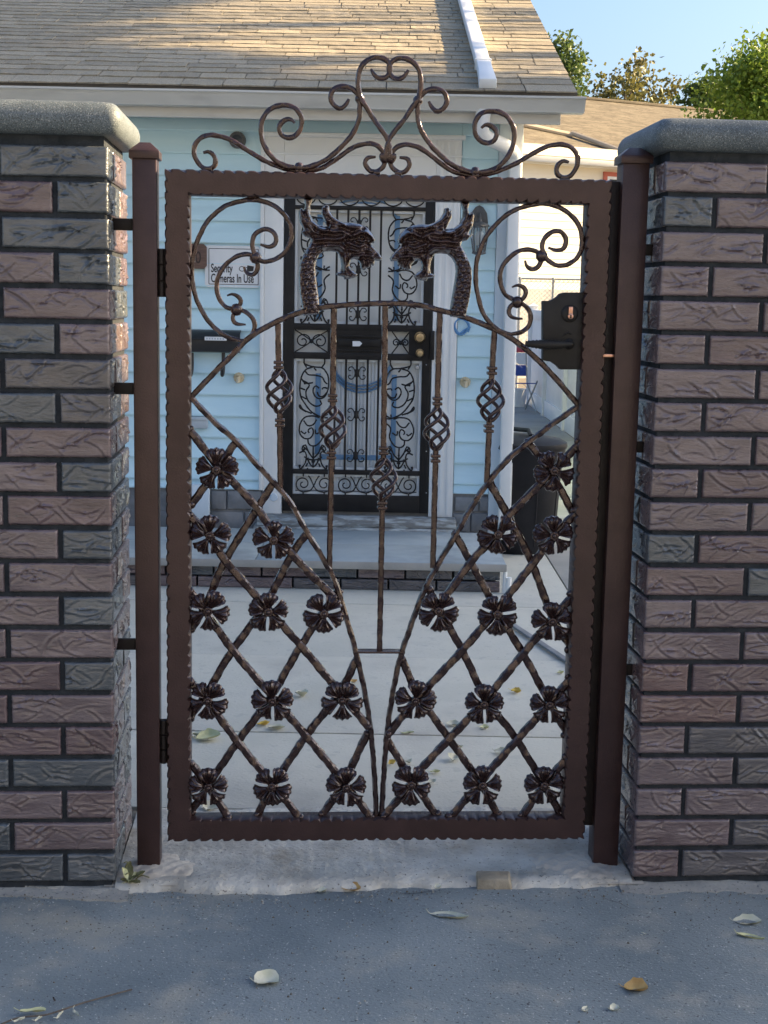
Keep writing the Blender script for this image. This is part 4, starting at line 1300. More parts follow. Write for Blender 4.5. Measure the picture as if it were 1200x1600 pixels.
# downspout elbow and drop along the corner
ds = [W(756, 170, 8.13), W(754, 186, 8.14), W(752, 203, 8.17), W(758, 214, 8.22), W(776, 222, 8.34), W(792, 230, 8.46), W(803, 242, 8.53), W(804, 258, 8.55)]
xd = XC - .025
path3 = [tuple(p) for p in ds[:-1]] + [(xd, HD - .06, ds[-1][2]), (xd, HD - .06, 1.9), (xd, HD - .06, 1.0), (xd, HD - .06, .18), (xd + .01, HD - .12, .10)]
b = MB()
sp = smooth_path(path3[:8], .02)
b.tube(sp, .043, 10)
b.build('downspout_elbow', M['trim'], house, smooth=50)
MB().box(xd - .036, xd + .036, HD - .088, HD - .0165, .16, ds[-1][2] + .01).build('downspout', M['trim'], house, bevel=.008)

# --- porch step
porch = empty('porch', 'low concrete porch step with brick face before the black door', 'porch', (0, 0, 0))
PD = WG(560, 922)[1]
pz = Zz(560, 876, PD)
px0, px1 = -3.0, X(791, 880, PD)
pl0z = Zz(560, 887.5, PD)
MB().box(px0, px1 - .05, PD + .05, HD - .16, -.04, pl0z).build('core', M['mortar'], porch)
for (a, c) in ((px0, X(412, 850, PD + .5)), (X(412, 850, PD + .5), px1)):
    ym = (PD + HD) / 2 - .05
    MB().box(a + .002, c - .002, PD - .022, ym - .002, pl0z + .001, pz).build('paving_slab', M['porch'], porch, bevel=.004)
    MB().box(a + .002, c - .002, ym + .002, HD - .152, pl0z + .001, pz + .001).build('paving_slab', M['porch'], porch, bevel=.004)
MB().box(px0, px1 + .001, PD - .028, PD - .0225, pl0z - .002, pz - .002).build('slab_edge', M['porchlip'], porch, bevel=.002)
for r in range(2):
    x = px1 - .02 - (.0 if r else .09)
    zz0, zz1 = (pl0z * .5 + .004, pl0z - .004) if r == 1 else (.0, pl0z * .5 - .004)
    first = True
    while x > -2.2:
        L_ = .09 if (first and r == 0) else .26
        if first and r == 0: x = px1 - .02
        first = False
        vs, fs = brick_mesh(L_ - .01, zz1 - zz0)
        mi = rnd.choice([0, 1, 2, 3, 4, 3])
        MB().add([(v[0] + x - L_, v[1] + PD + .012, v[2] + zz0) for v in vs], fs).build('brick', M['brick%d' % mi], porch, smooth=70)
        x -= L_
MB().tube([(px1 - .005, PD - .004, pl0z - .005), (px1 - .005, PD - .004, .0)], .012, 10).build('drain_pipe', M['trim'], porch, smooth=50)
MB().tube([(px1 + .015, PD - .012, pl0z * .72), (px1 + .015, PD - .012, -.0)], .016, 10).build('drain_pipe', M['trim'], porch, smooth=50)

# --- things fixed to the house front
FZ = HD + .0158
def text_mesh(txt, size, m, name, parent, loc, xscale=1.0, bold=0.0, depth=.0006):
    cu_ = bpy.data.curves.new(name, 'FONT')
    cu_.body = txt
    cu_.size = size
    cu_.extrude = depth
    cu_.offset = bold
    ob = bpy.data.objects.new(name, cu_)
    COL.objects.link(ob)
    dg = bpy.context.evaluated_depsgraph_get()
    me = bpy.data.meshes.new_from_object(ob.evaluated_get(dg))
    bpy.data.objects.remove(ob)
    o = link(name, me, m, parent, loc, (math.pi / 2, 0, 0), (xscale, 1, 1))
    return o
# security sign
sx0, sx1, sz0, sz1 = X(320, 415), X(406, 415), Zz(362, 449), Zz(362, 384)
sign = empty('security_sign', 'white security camera sign with black print on the blue siding', 'sign', (0, 0, 0))
def rrect(x0, x1, z0, z1, r, n=5):
    pts = []
    for (cx, cz, a0) in ((x1 - r, z1 - r, 0), (x0 + r, z1 - r, 1), (x0 + r, z0 + r, 2), (x1 - r, z0 + r, 3)):
        for k in range(n + 1):
            a = (a0 + k / n) * math.pi / 2
            pts.append((cx + r * math.cos(a), cz + r * math.sin(a)))
    return pts
MB().prism(rrect(sx0, sx1, sz0, sz1, .02), FZ - .008, FZ - .002).build('sign_plate', M['whitepaper'], sign)
def ring_outline(x0, x1, z0, z1, r, t, y):
    a, c = rrect(x0, x1, z0, z1, r), rrect(x0 + t, x1 - t, z0 + t, z1 - t, max(.002, r - t))
    n = len(a)
    return MB().add([(p[0], y, p[1]) for p in a] + [(p[0], y, p[1]) for p in c], [(i, (i + 1) % n, (i + 1) % n + n, i + n) for i in range(n)])
ring_outline(sx0 + .022, sx1 - .008, sz0 + .016, sz1 - .016, .006, .004, FZ - .0086).build('printed_border', M['ink'], sign)
sgw = sx1 - sx0
text_mesh('Security', .072, M['ink'], 'lettering', sign, (sx0 + .036, FZ - .0086, sz0 + .090), .56, .0012)
text_mesh('Cameras In Use', .072, M['ink'], 'lettering', sign, (sx0 + .036, FZ - .0086, sz0 + .030), .56, .0012)
cxm = sx0 + .225
b = MB()
b.prism([(cxm + .028, sz0 + .094), (cxm + .068, sz0 + .100), (cxm + .072, sz0 + .128), (cxm + .032, sz0 + .134)], FZ - .0092, FZ - .0084)
b.build('camera_symbol', M['ink'], sign)
b = MB()
ringp = [(cxm + .0 + .017 * math.cos(t), sz0 + .112 + .014 * math.sin(t)) for t in np.linspace(0, 6.283, 24)]
b.flatbar(ringp, .004, .0008, FZ - .0088, wob=0, step=.004)
b.flatbar([(cxm + .016, sz0 + .115), (cxm + .030, sz0 + .122)], .004, .0008, FZ - .0088, wob=0)
b.build('camera_symbol', M['ink'], sign)
# number plaque
plq = empty('number_plaque', 'dark brown wooden house number plaque beside the white sign', 'plaque', (0, 0, 0))
q0, q1, r0, r1 = X(262, 400), X(323, 400), Zz(310, 420), Zz(310, 381)
k = .018
MB().prism([(q0, r0 + k), (q0 + k, r0), (q1 - k, r0), (q1, r0 + k), (q1, r1 - k), (q1 - k, r1), (q0 + k, r1), (q0, r1 - k)], FZ - .022, FZ - .002).build('plaque_board', M['plaque'], plq, bevel=.004)
text_mesh('0', .10, M['plaqueink'], 'numeral', plq, (X(305, 400), FZ - .0225, Zz(305, 411)), .75, .001)
# letter box
lb = empty('letter_box', 'black wall letter box with white label under the plaque', 'letter box', (0, 0, 0))
a0, a1, e0, e1 = X(288, 535), X(375, 530), Zz(330, 551), Zz(330, 514)
b = MB()
P = [(FZ - .002, e0), (FZ - .085, e0 + .01), (FZ - .095, e0 + .09), (FZ - .05, e1 - .02), (FZ - .002, e1 - .01)]
b.rings([[(a0, p[0], p[1]) for p in P], [(a1, p[0], p[1]) for p in P]])
box_o = b.build('box_body', M['mailbox'], lb, bevel=.003)
b = MB()
P = [(FZ - .004, e1 - .004), (FZ - .052, e1 - .016), (FZ - .103, e0 + .085), (FZ - .099, e0 + .078), (FZ - .050, e1 - .024), (FZ - .004, e1 - .012)]
b.rings([[(a0 - .006, p[0], p[1]) for p in P], [(a1 + .006, p[0], p[1]) for p in P]])
b.build('lid', M['mailbox'], lb, bevel=.001)
w_a, w_b = X(320, 529, FZ - .1), X(354, 529, FZ - .1)
zl0 = Zz(337, 532, FZ - .1)
MB().box(w_a, w_b, FZ - .1075, FZ - .1015, zl0, zl0 + .022).build('name_label', M['whitepaper'], lb)
b = MB()
for i in range(7):
    xx = w_a + (w_b - w_a) * (i + .6) / 8
    b.box(xx, xx + .008, FZ - .1083, FZ - .1076, zl0 + .006, zl0 + .016)
b.build('label_print', M['greybox'], lb)['kind'] = 'stuff'
for px in (300, 349):
    P = [W(px, 551, FZ - .04), W(px, 575, FZ - .04), W(px - 1, 584, FZ - .05), W(px - 2, 586, FZ - .075), W(px - 2, 578, FZ - .085)]
    MB().tube([tuple(p) for p in smooth_path([tuple(p) for p in P], .01)], .011, 8).build('paper_hook', M['mailbox'], lb, smooth=50)
# spigots
def spigot(px, py, label):
    r = empty('spigot', label, 'spigot', (X(px, py), FZ - .002, Zz(px, py)), 0)
    MB().lathe([(0, -.012), (.030, -.010), (.034, -.003), (.034, 0)], (0, 0, 0), 12, 'y').build('flange', M['oldbrass'], r, smooth=40)
    MB().tube([(0, -.008, 0), (0, -.04, 0), (0, -.055, -.008), (0, -.060, -.030)], .012, 10).build('spout', M['oldbrass'], r, smooth=50)
    MB().lathe([(0, .012), (.018, .014), (.020, .02), (0, .024)], (0, -.034, 0), 10).build('tap_handle', M['oldbrass'], r, smooth=50)
spigot(373, 590, 'small brass spigot on the siding below the black letter box')
spigot(727, 597, 'small brass spigot on the siding right of the black door')
# utility cover low on the siding
ub = empty('outlet_cover', 'grey outlet cover low on the siding beside the gate frame', 'outlet', (0, 0, 0))
MB().box(X(290, 658), X(325, 658), FZ - .045, FZ - .002, Zz(310, 669), Zz(310, 651)).build('cover', M['greybox'], ub, bevel=.006)
MB().box(X(292, 650), X(323, 650), FZ - .050, FZ - .0455, Zz(310, 656), Zz(310, 653)).build('cover_lip', M['greybox'], ub, bevel=.001)
# pale board standing at the foundation
bd = MB().box(X(262, 800, HD - .06), X(327, 800, HD - .06), HD - .07, HD - .02, pz + .003, Zz(310, 757, HD - .06)).build('panel', M['trimblue'], None, bevel=.004)
tag(bd, 'pale blue panel standing on the porch in front of the grey foundation blocks', 'panel')
# round fixture under the eave
fx = empty('round_floodlight', 'round dark floodlight high on the blue wall under the eave', 'light', (X(371, 219), FZ, Zz(371, 219)), 0)
MB().lathe([(0, -.055), (.030, -.055), (.046, -.048), (.050, -.030), (.046, -.008), (.050, -.002), (.050, 0)], (0, 0, 0), 22, 'y').build('housing', M['lampmetal'], fx, smooth=40)
MB().lathe([(0, -.064), (.020, -.061), (.032, -.0552)], (0, 0, -.004), 18, 'y').build('lens', M['darklens'], fx, smooth=50)
# wall lantern by the door
ln = empty('wall_lantern', 'pewter wall lantern with glass sides right of the black door', 'lantern', (X(748, 360), FZ, Zz(748, 360)), 0)
f = HD / FPX
MB().prism([(x * f, z * f) for x, z in ((-14, 12), (-12, 26), (-6, 35), (0, 38), (6, 35), (12, 26), (14, 12), (12, 2), (-12, 2))], -.018, -.001).build('back_plate', M['lampmetal'], ln, bevel=.003)
MB().lathe([(0, 17 * f), (.010, 16 * f), (.016, 12 * f), (.05, 9 * f), (.060, 6 * f), (.060, 5 * f), (0, 5 * f)], (0, -.09, 0), 16).build('lantern_cap', M['lampmetal'], ln, smooth=40)
MB().tube([(0, -.01, 22 * f), (0, -.05, 24 * f), (0, -.085, 20 * f), (0, -.09, 15 * f)], .008, 8).build('arm', M['lampmetal'], ln, smooth=50)
MB().lathe([(.046, 5 * f), (.050, -8 * f), (.034, -33 * f)], (0, -.09, 0), 8).build('glass_shade', M['lampglass'], ln)
b = MB()
for k in range(8):
    a = 2 * math.pi * k / 8
    b.tube([(.051 * math.cos(a) * q, -.09 + .051 * math.sin(a) * q, h * f) for q, h in ((.92, 5), (1.0, -8), (.70, -33))], .0035, 5)
b.build('shade_rib', M['lampmetal'], ln)['kind'] = 'stuff'
MB().lathe([(0, -33 * f), (.040, -33 * f), (.044, -35.5 * f), (.020, -37.5 * f), (0, -38 * f)], (0, -.09, 0), 14).build('lantern_base', M['lampmetal'], ln, smooth=40)
MB().lathe([(0, -24 * f), (.020, -23 * f), (.022, -8 * f), (.014, -3 * f), (0, -2 * f)], (0, -.09, 0), 12).build('bulb', M['bulb'], ln, smooth=50)
# blue cord hanging on the siding
b = MB()
cp = [(712, 500), (710, 512), (714, 521), (722, 523), (728, 518), (733, 508), (726, 500), (718, 498), (712, 503), (711, 512), (718, 521), (727, 515), (735, 511)]
b.tube(smooth_path([tuple(W(x, y, FZ - .012 - .003 * i % .01)) for i, (x, y) in enumerate(cp)], .01), .0055, 6)
b.tube(smooth_path([tuple(W(x, y, FZ - .014)) for x, y in ((724, 497), (730, 505), (733, 514), (731, 519))], .01), .005, 6)
o = b.build('coiled_rope', M['bluecord'], None, smooth=60)
tag(o, 'loop of blue cord hanging on the siding right of the black door', 'rope')

# ------------------------------------------------------------------ bin, fence, chair and bucket along the side path
bn = empty('rubbish_bin', 'black plastic rubbish bin standing beside the house corner', 'bin', (W(803, 800, 8.86)[0] + .02, 8.86, 0), 0)
MB().lathe([(0, .0), (.235, .0), (.245, .02), (.275, .55), (.290, .60), (.295, .66), (.285, .665), (.28, .60), (.0, .585)], (0, 0, 0), 30).build('bin_body', M['bin'], bn, smooth=40)
MB().lathe([(.300, .655), (.306, .668), (.302, .690), (.26, .712), (.10, .735), (.05, .737), (0, .737)], (0, 0, 0), 30).build('bin_lid', M['bin'], bn, smooth=40)
MB().tube([(.06, -.10, .735), (.05, -.05, .765), (-.05, .05, .765), (-.06, .10, .735)], .014, 8).build('lid_handle', M['bin'], bn, smooth=50)
for k in range(9):
    a = k * 2 * math.pi / 9 + .2
    MB().tube([(.246 * math.cos(a), .246 * math.sin(a), .05), (.272 * math.cos(a), .272 * math.sin(a), .54)], .006, 6).build('rib', M['bin'], bn, smooth=50)

FX = 2.26
fence = empty('vinyl_fence', 'white vinyl panel fence along the side path', 'fence', (0, 0, 0))
fh = 1.47
ys = [10.6, 12.9, 15.2, 17.5, 19.8, 22.0]
for i, y in enumerate(ys):
    MB().box(FX - .065, FX + .065, y - .065, y + .065, -.02, fh + .04).build('fence_post', M['vinyl'], fence, bevel=.006)
    b = MB()
    zt = fh + .04
    b.add([(FX - .078, y - .078, zt), (FX + .078, y - .078, zt), (FX + .078, y + .078, zt), (FX - .078, y + .078, zt), (FX - .078, y - .078, zt + .02), (FX + .078, y - .078, zt + .02), (FX + .078, y + .078, zt + .02), (FX - .078, y + .078, zt + .02), (FX, y, zt + .06)],
          [(0, 3, 2, 1), (0, 1, 5, 4), (1, 2, 6, 5), (2, 3, 7, 6), (3, 0, 4, 7), (4, 5, 8), (5, 6, 8), (6, 7, 8), (7, 4, 8)])
    b.build('post_cap', M['vinyl'], fence)
    if i:
        y0, y1 = ys[i - 1] + .066, y - .066
        for (z0, z1) in ((.0, .22), (fh - .14, fh)):
            MB().box(FX - .035, FX + .035, y0, y1, z0, z1).build('fence_rail', M['vinyl'], fence, bevel=.004)
        n = 12
        for k in range(n):
            a = y0 + (y1 - y0) * k / n
            MB().box(FX - .012, FX + .012, a + .003, a + (y1 - y0) / n - .003, .221, fh - .141).build('fence_board', M['vinyl'], fence, bevel=.004)
bf = empty('vinyl_fence', 'white vinyl fence panel closing the far end of the side path', 'fence', (0, 0, 0))
by = 23.6
for x in (.9, 2.05):
    MB().box(x - .065, x + .065, by - .065, by + .065, -.02, fh + .06).build('fence_post', M['vinyl'], bf, bevel=.006)
for (z0, z1) in ((.08, .22), (fh - .14, fh)):
    MB().box(.966, 1.984, by - .035, by + .035, z0, z1).build('fence_rail', M['vinyl'], bf, bevel=.004)
for k in range(6):
    a = .966 + 1.018 * k / 6
    MB().box(a + .003, a + 1.018 / 6 - .003, by - .012, by + .012, .221, fh - .141).build('fence_board', M['vinyl'], bf, bevel=.004)

cf = empty('chain_link_fence', 'grey chain link fence above the white fence', 'fence', (0, 0, 0))
CY = 26.0
zt = Zz(860, 436, CY)
for px in (812, 864, 925, 980):
    MB().tube([(X(px, 460, CY), CY, -.02), (X(px, 460, CY), CY, zt + .03)], .024, 8).build('fence_pole', M['galv'], cf, smooth=50)
xa_, xb_ = X(780, 460, CY), X(1010, 460, CY)
MB().tube([(xa_, CY, zt), (xb_, CY, zt)], .016, 8).build('top_rail', M['galv'], cf, smooth=50)
b = MB()
x = xa_ - 2.6
zlo = .75
while x < xb_:
    for s in (1, -1):
        a0 = (x, zlo) if s > 0 else (x, zt)
        a1 = (x + (zt - zlo), zt) if s > 0 else (x + (zt - zlo), zlo)
        P0, P1 = np.array(a0), np.array(a1)
        b.tube([(P0[0], CY + .004 * s, P0[1]), (P1[0], CY + .004 * s, P1[1])], .0035, 4)
    x += .085
wo_ = b.build('wire_mesh', M['galv'], cf)
wo_['kind'] = 'stuff'

# folding chair and bucket at the end of the path
ch = empty('folding_chair', 'small blue and red folding chair by the far white fence', 'chair', (1.93, 20.6, 0), .3)
for s in (-.22, .22):
    MB().tube([(s, .22, 0), (s, -.18, .42), (s, -.20, .45)], .013, 6).build('leg', M['galv'], ch, smooth=50)
    MB().tube([(s, -.20, 0), (s, .18, .40), (s, .27, .95)], .013, 6).build('leg', M['galv'], ch, smooth=50)
MB().add([(-.21, -.19, .42), (.21, -.19, .42), (.21, .18, .40), (-.21, .18, .40), (-.21, -.19, .405), (.21, -.19, .405), (.21, .18, .385), (-.21, .18, .385)],
         [(0, 1, 2, 3), (7, 6, 5, 4), (0, 4, 5, 1), (1, 5, 6, 2), (2, 6, 7, 3), (3, 7, 4, 0)]).build('seat', M['chairblue'], ch)
def slant(z0, z1, m, nm):
    y0, y1 = .18 + .09 * (z0 - .40) / .55, .18 + .09 * (z1 - .40) / .55
    MB().add([(-.21, y0, z0), (.21, y0, z0), (.21, y1, z1), (-.21, y1, z1), (-.21, y0 + .015, z0), (.21, y0 + .015, z0), (.21, y1 + .015, z1), (-.21, y1 + .015, z1)],
             [(0, 1, 2, 3), (7, 6, 5, 4), (0, 4, 5, 1), (1, 5, 6, 2), (2, 6, 7, 3), (3, 7, 4, 0)]).build(nm, M[m], ch)
slant(.50, .66, 'chairblue', 'backrest'); slant(.665, .84, 'vinyl', 'backrest'); slant(.845, .94, 'chairred', 'backrest')
bk = empty('bucket', 'small white bucket on the far side path by the house corner', 'bucket', (W(803, 628, 21.5)[0] + .06, 21.5, 0), 0)
MB().lathe([(0, .0), (.11, 0), (.14, .26), (.145, .27), (.135, .27), (.105, .02), (0, .02)], (0, 0, 0), 20).build('bucket_body', M['vinyl'], bk, smooth=40)
MB().tube([(.14 * math.cos(t), 0, .24 + .12 * math.sin(t)) for t in np.linspace(0, math.pi, 12)], .004, 6).build('bucket_handle', M['galv'], bk, smooth=60)

# ------------------------------------------------------------------ neighbour's house far behind
ND, NYAW = 30.0, math.radians(26.0)
nb_o = W(815, 250, ND)
nx0 = nb_o[0]
nb = empty('neighbour_house', 'cream sided house with brown shingle roof behind the chain link fence', 'house', (nx0, ND, 0), NYAW)
ze = Zz(880, 247, ND)
wid, dep = 11.0, 9.0
wz = 0.0
bi = 0
zlow = Zz(870, 452, ND)
MB().box(-.6, wid, .02, dep, -.05, ze + .3).build('wall', M['cream'], nb)
MB().box(-.62, wid + .01, -.03, .0195, -.05, zlow).build('lower_wall', M['creamdark'], nb)  # plain grey lower band of the wall
z = zlow
while z < ze + .1:
    b = MB()
    P = [(.019, z), (-.012, z), (-.003, z + .165), (.019, z + .165)]
    b.rings([[(-.61, p[0], p[1]) for p in P], [(wid, p[0], p[1]) for p in P]])
    b.build('siding_board', M['cream'], nb)
    z += .16
zr = ze + .12
ridge_y, ridge_z = 5.2, Zz(1000, 152, ND + 6.4)
def nroof(poly, nm='roof'):
    n = len(poly)
    vs = poly + [(p[0], p[1], p[2] - .10) for p in poly]
    return MB().add(vs, [tuple(range(n)), tuple(range(2 * n - 1, n - 1, -1))] + [(i, i + n, (i + 1) % n + n, (i + 1) % n) for i in range(n)]).build(nm, M['nroof'], nb)
nroof([(.9, 1.2, zr + .35), (wid + .4, 1.2, zr + .35), (wid + .4, ridge_y, ridge_z), (.9, ridge_y, ridge_z)])
nroof([(wid + .4, ridge_y + .02, ridge_z), (wid + .4, ridge_y * 2, zr), (.9, ridge_y * 2, zr), (.9, ridge_y + .02, ridge_z)])
MB().box(.9, wid + .4, ridge_y - .10, ridge_y + .10, ridge_z - .03, ridge_z + .045).build('ridge_cap', M['nroof'], nb, bevel=.02)
# front hip
az = Zz(885, 191, ND + 1.6)
hx0, hx1 = -.75, 3.4
ap = (.95, 2.0, az)
nroof([(hx0, -.22, zr - .12), (hx1, -.22, zr - .12), (hx1 - 1.0, 1.8, zr + .62), ap], 'hip_roof')
nroof([(hx0, -.21, zr - .12), ap, (ap[0], 5.0, az), (hx0, 5.0, zr - .12)], 'hip_roof')
M['ridge'] = mat('ridge_light', (.40, .34, .25), (.46, .39, .30), rough=.9, scale=4)
b = MB(); b.tube([(hx0, -.22, zr - .10), ap, ], .035, 6); b.tube([(ap[0], ap[1], ap[2] + .05), (hx1 - 1.0, 1.8, zr + .66)], .06, 8); b.tube([(hx1 - 1.0, 1.8, zr + .70), (hx1, -.22, zr - .10)], .06, 8)
b.build('hip_cap', M['ridge'], nb)
MB().box(hx0 - .02, wid + .4, -.34, -.225, zr - .23, zr - .10).build('gutter', M['gutter'], nb, bevel=.02)
MB().box(-.61, wid, -.21, .02, zr - .24, zr - .225).build('soffit', M['trim'], nb)
# window with red frame
wx0 = 2.05
def nwin(wx, zt_, w_, h_):
    fr = MB()
    fr.box(wx, wx + .09, -.05, .015, zt_ - h_, zt_); fr.box(wx + w_ - .09, wx + w_, -.05, .015, zt_ - h_, zt_)
    fr.box(wx + .09, wx + w_ - .09, -.05, .014, zt_ - .09, zt_); fr.box(wx + .09, wx + w_ - .09, -.05, .014, zt_ - h_, zt_ - h_ + .09)
    f_ = fr.build('window', M['redframe'], nb)
    b = MB()
    b.box(wx + .091, wx + .15, -.045, .012, zt_ - h_ + .091, zt_ - .091); b.box(wx + w_ - .15, wx + w_ - .091, -.045, .012, zt_ - h_ + .091, zt_ - .091)
    b.box(wx + .151, wx + w_ - .151, -.045, .012, zt_ - .15, zt_ - .091)
    b.build('sash', M['trim'], f_)
    MB().box(wx + .12, wx + w_ - .12, -.02, -.015, zt_ - h_ + .1, zt_ - .1).build('pane', M['pane'], f_)
nwin(wx0, Zz(940, 262, ND), 1.3, 1.1)
# small chimney pot behind the hip
MB().box(.55, .95, 3.0, 3.4, az - .2, az + .45).build('chimney', M['redframe'], nb, bevel=.01)

# ------------------------------------------------------------------ trees
def foliage(rs, centre, rad, nclump, per, leaf, spread, squash=1.0, hollow=.35):
    C0 = np.array(centre)
    cl = []
    while len(cl) < nclump:
        p = rs.uniform(-1, 1, 3)
        r = np.linalg.norm(p)
        if r > 1 or r < hollow: continue
        cl.append(p * (.82 + .3 * rs.rand()))
    cl = np.array(cl) * np.array(rad) + C0
    pos = (cl[:, None, :] + rs.normal(0, spread, (nclump, per, 3)) * np.array([1, 1, squash])).reshape(-1, 3)
    n = len(pos)
    d1 = rs.normal(0, 1, (n, 3)); d1[:, 2] -= .4; d1 /= np.linalg.norm(d1, axis=1, keepdims=True)
    d2 = np.cross(d1, rs.normal(0, 1, (n, 3))); d2 /= np.linalg.norm(d2, axis=1, keepdims=True)
    d3 = np.cross(d1, d2)
    s = leaf * rs.uniform(.6, 1.25, (n, 1))
    V_ = np.stack([pos, pos + d1 * s * .45 + d2 * s * .34 + d3 * s * .08, pos + d1 * s, pos + d1 * s * .45 - d2 * s * .34 + d3 * s * .08], 1).reshape(-1, 3)
    me = bpy.data.meshes.new('crown')
    F = np.arange(n * 4).reshape(n, 4)
    F = np.concatenate([F[:, [0, 1, 2]], F[:, [0, 2, 3]]])
    me.from_pydata(V_.tolist(), [], F.tolist())
    return me, cl

def tree(name, label, base, centre, rad, nclump, per, leaf, spread, m, seed, trunk_r=.14, group=None, squash=.8, hollow=.35, nb_=16):
    rs = np.random.RandomState(seed)
    t = empty(name, label, 'tree', base, 0, group)
    c = (centre[0] - base[0], centre[1] - base[1], centre[2] - base[2])
    me, cl = foliage(rs, c, rad, nclump, per, leaf, spread, squash, hollow)
    link('crown', me, M[m], t)
    top = (c[0], c[1], c[2] + rad[2] * .3)
    tp = smooth_path([(0, 0, -.1), (c[0] * .2 + .05, c[1] * .2, c[2] * .4), (c[0] * .7, c[1] * .7, c[2] - rad[2] * .8), top], .3)
    b = MB().tube(tp, trunk_r, 8, lambda q: 1.25 - 1.0 * q)
    b.build('trunk', M['bark'], t, smooth=60)
    b = MB()
    for k in range(min(nb_, len(cl))):
        q = cl[k]
        a = np.array(tp[int(len(tp) * (.55 + .4 * rs.rand()))])
        mid = (a + q) / 2 + rs.normal(0, .08 * rad[2], 3)
        b.tube(smooth_path([tuple(a), tuple(mid), tuple(q)], .25), trunk_r * .26, 5, lambda w_: 1.1 - .8 * w_)
    b.build('limbs', M['bark'], t, smooth=60)
    return t
def at(px, py, D): return tuple(W(px, py, D))
c = at(1214, 150, 21)
tree('maple_tree', 'bright green leafy tree behind the right brick pillar', (c[0] + .3, c[1], 0), c, (1.15, 1.1, .72), 90, 120, .085, .15, 'leafg', 11, .11)
c = at(985, 132, 47)
tree('bronze_tree', 'bronze leaved tree rising behind the neighbouring brown roof', (c[0], c[1], 0), (c[0], c[1], c[2] - .3), (1.7, 1.6, 1.0), 60, 32, .18, .20, 'leafb', 5, .10)
c = at(880, 135, 44)
tree('poplar_tree', 'slim pale green tree beside the house roof edge against the sky', (c[0] - .2, c[1], 0), c, (.62, .7, 1.75), 55, 60, .15, .18, 'leafd', 8, .12)
c = at(835, 205, 40)
tree('garden_tree', 'dark green tree seen low between house gutter and neighbouring roof', (c[0], c[1], 0), c, (1.3, 1.0, .8), 50, 70, .14, .22, 'leafd', 21, .12)
c = at(1118, 160, 43)
tree('conifer_tree', 'dull green tree peeping over the neighbouring ridge left of the bright tree', (c[0], c[1], 0), c, (1.0, .8, .75), 45, 70, .16, .16, 'leafd', 31, .12)

# ------------------------------------------------------------------ outside the frame: a blocker added to shade the yard, and the shadow-casting trees
blocker_o = empty('shade_blocker', 'brick apartment added out of view to shade the yard', 'added blocker', (33, 0, 0), 0)
AH = 16.6
MB().box(0, 12, 7.6, 17.0, -.05, AH).build('wall', M['blocker'], blocker_o)
for k in range(3):
    for q in range(2):
        y = 8.6 + q * 4.7
        f_ = MB().box(-.06, .0, y, y + 1.6, 2.0 + k * 4, 3.9 + k * 4).build('window', M['trim'], blocker_o)
        MB().box(-.075, -.061, y + .1, y + 1.5, 2.1 + k * 4, 3.8 + k * 4).build('pane', M['pane'], f_)
tree('garden_tree', 'leafy garden tree to the right of the yard', (12.2, 10.0, 0), (12.0, 10.0, 8.1), (1.1, .56, .75), 80, 170, .18, .15, 'leafg', 77, .12, nb_=20)
tree('garden_tree', 'slim leafy garden tree to the right of the yard, between the others', (12.1, 11.4, 0), (12.0, 11.08, 9.54), (1.2, .55, .38), 80, 190, .18, .13, 'leafg', 79, .11, nb_=20)
tree('garden_tree', 'tallest leafy garden tree to the right of the yard', (14.2, 12.9, 0), (14.0, 12.75, 11.85), (1.2, 2.0, .95), 190, 230, .20, .16, 'leafg', 78, .14, nb_=20)

# pale houses added unseen behind the camera to bounce sunlight forward
M['bouncepaint'] = mat('bounce_stucco', (.66, .66, .65), (.72, .72, .71), rough=.85, scale=3)
for k, (x0, w_, h_) in enumerate(((-17.5, 8.5, 6.6), (-8.6, 8.2, 7.3), (0.2, 8.0, 6.8), (8.8, 8.6, 7.1))):
    rh = empty('bounce_row_house', ('pale row house added to bounce light, far left of the camera', 'tallest pale row house added to bounce light behind the camera, left', 'pale row house added to bounce light straight behind the camera', 'pale row house added to bounce light behind the camera, right')[k], 'house', (x0, -11.5, 0), 0, 'row houses added to bounce light')
    MB().box(0, w_, -8, 0, -.05, h_).build('wall', M['bouncepaint'], rh)
    MB().box(-.1, w_ + .1, -.2, .10, h_ + .001, h_ + .25).build('cornice', M['trim'], rh, bevel=.02)
    for z_ in (1.1, 4.3):
        for q in (0, 2):
            f_ = MB().box(.9 + q * 2.5, 1.9 + q * 2.5, .001, .05, z_, z_ + 1.3).build('window', M['trim'], rh)
            MB().box(1.0 + q * 2.5, 1.8 + q * 2.5, .051, .06, z_ + .1, z_ + 1.2).build('pane', M['pane'], f_)
    MB().box(w_ / 2 - .5, w_ / 2 + .5, .001, .05, .0, 2.1).build('door', M['hinge'], rh)

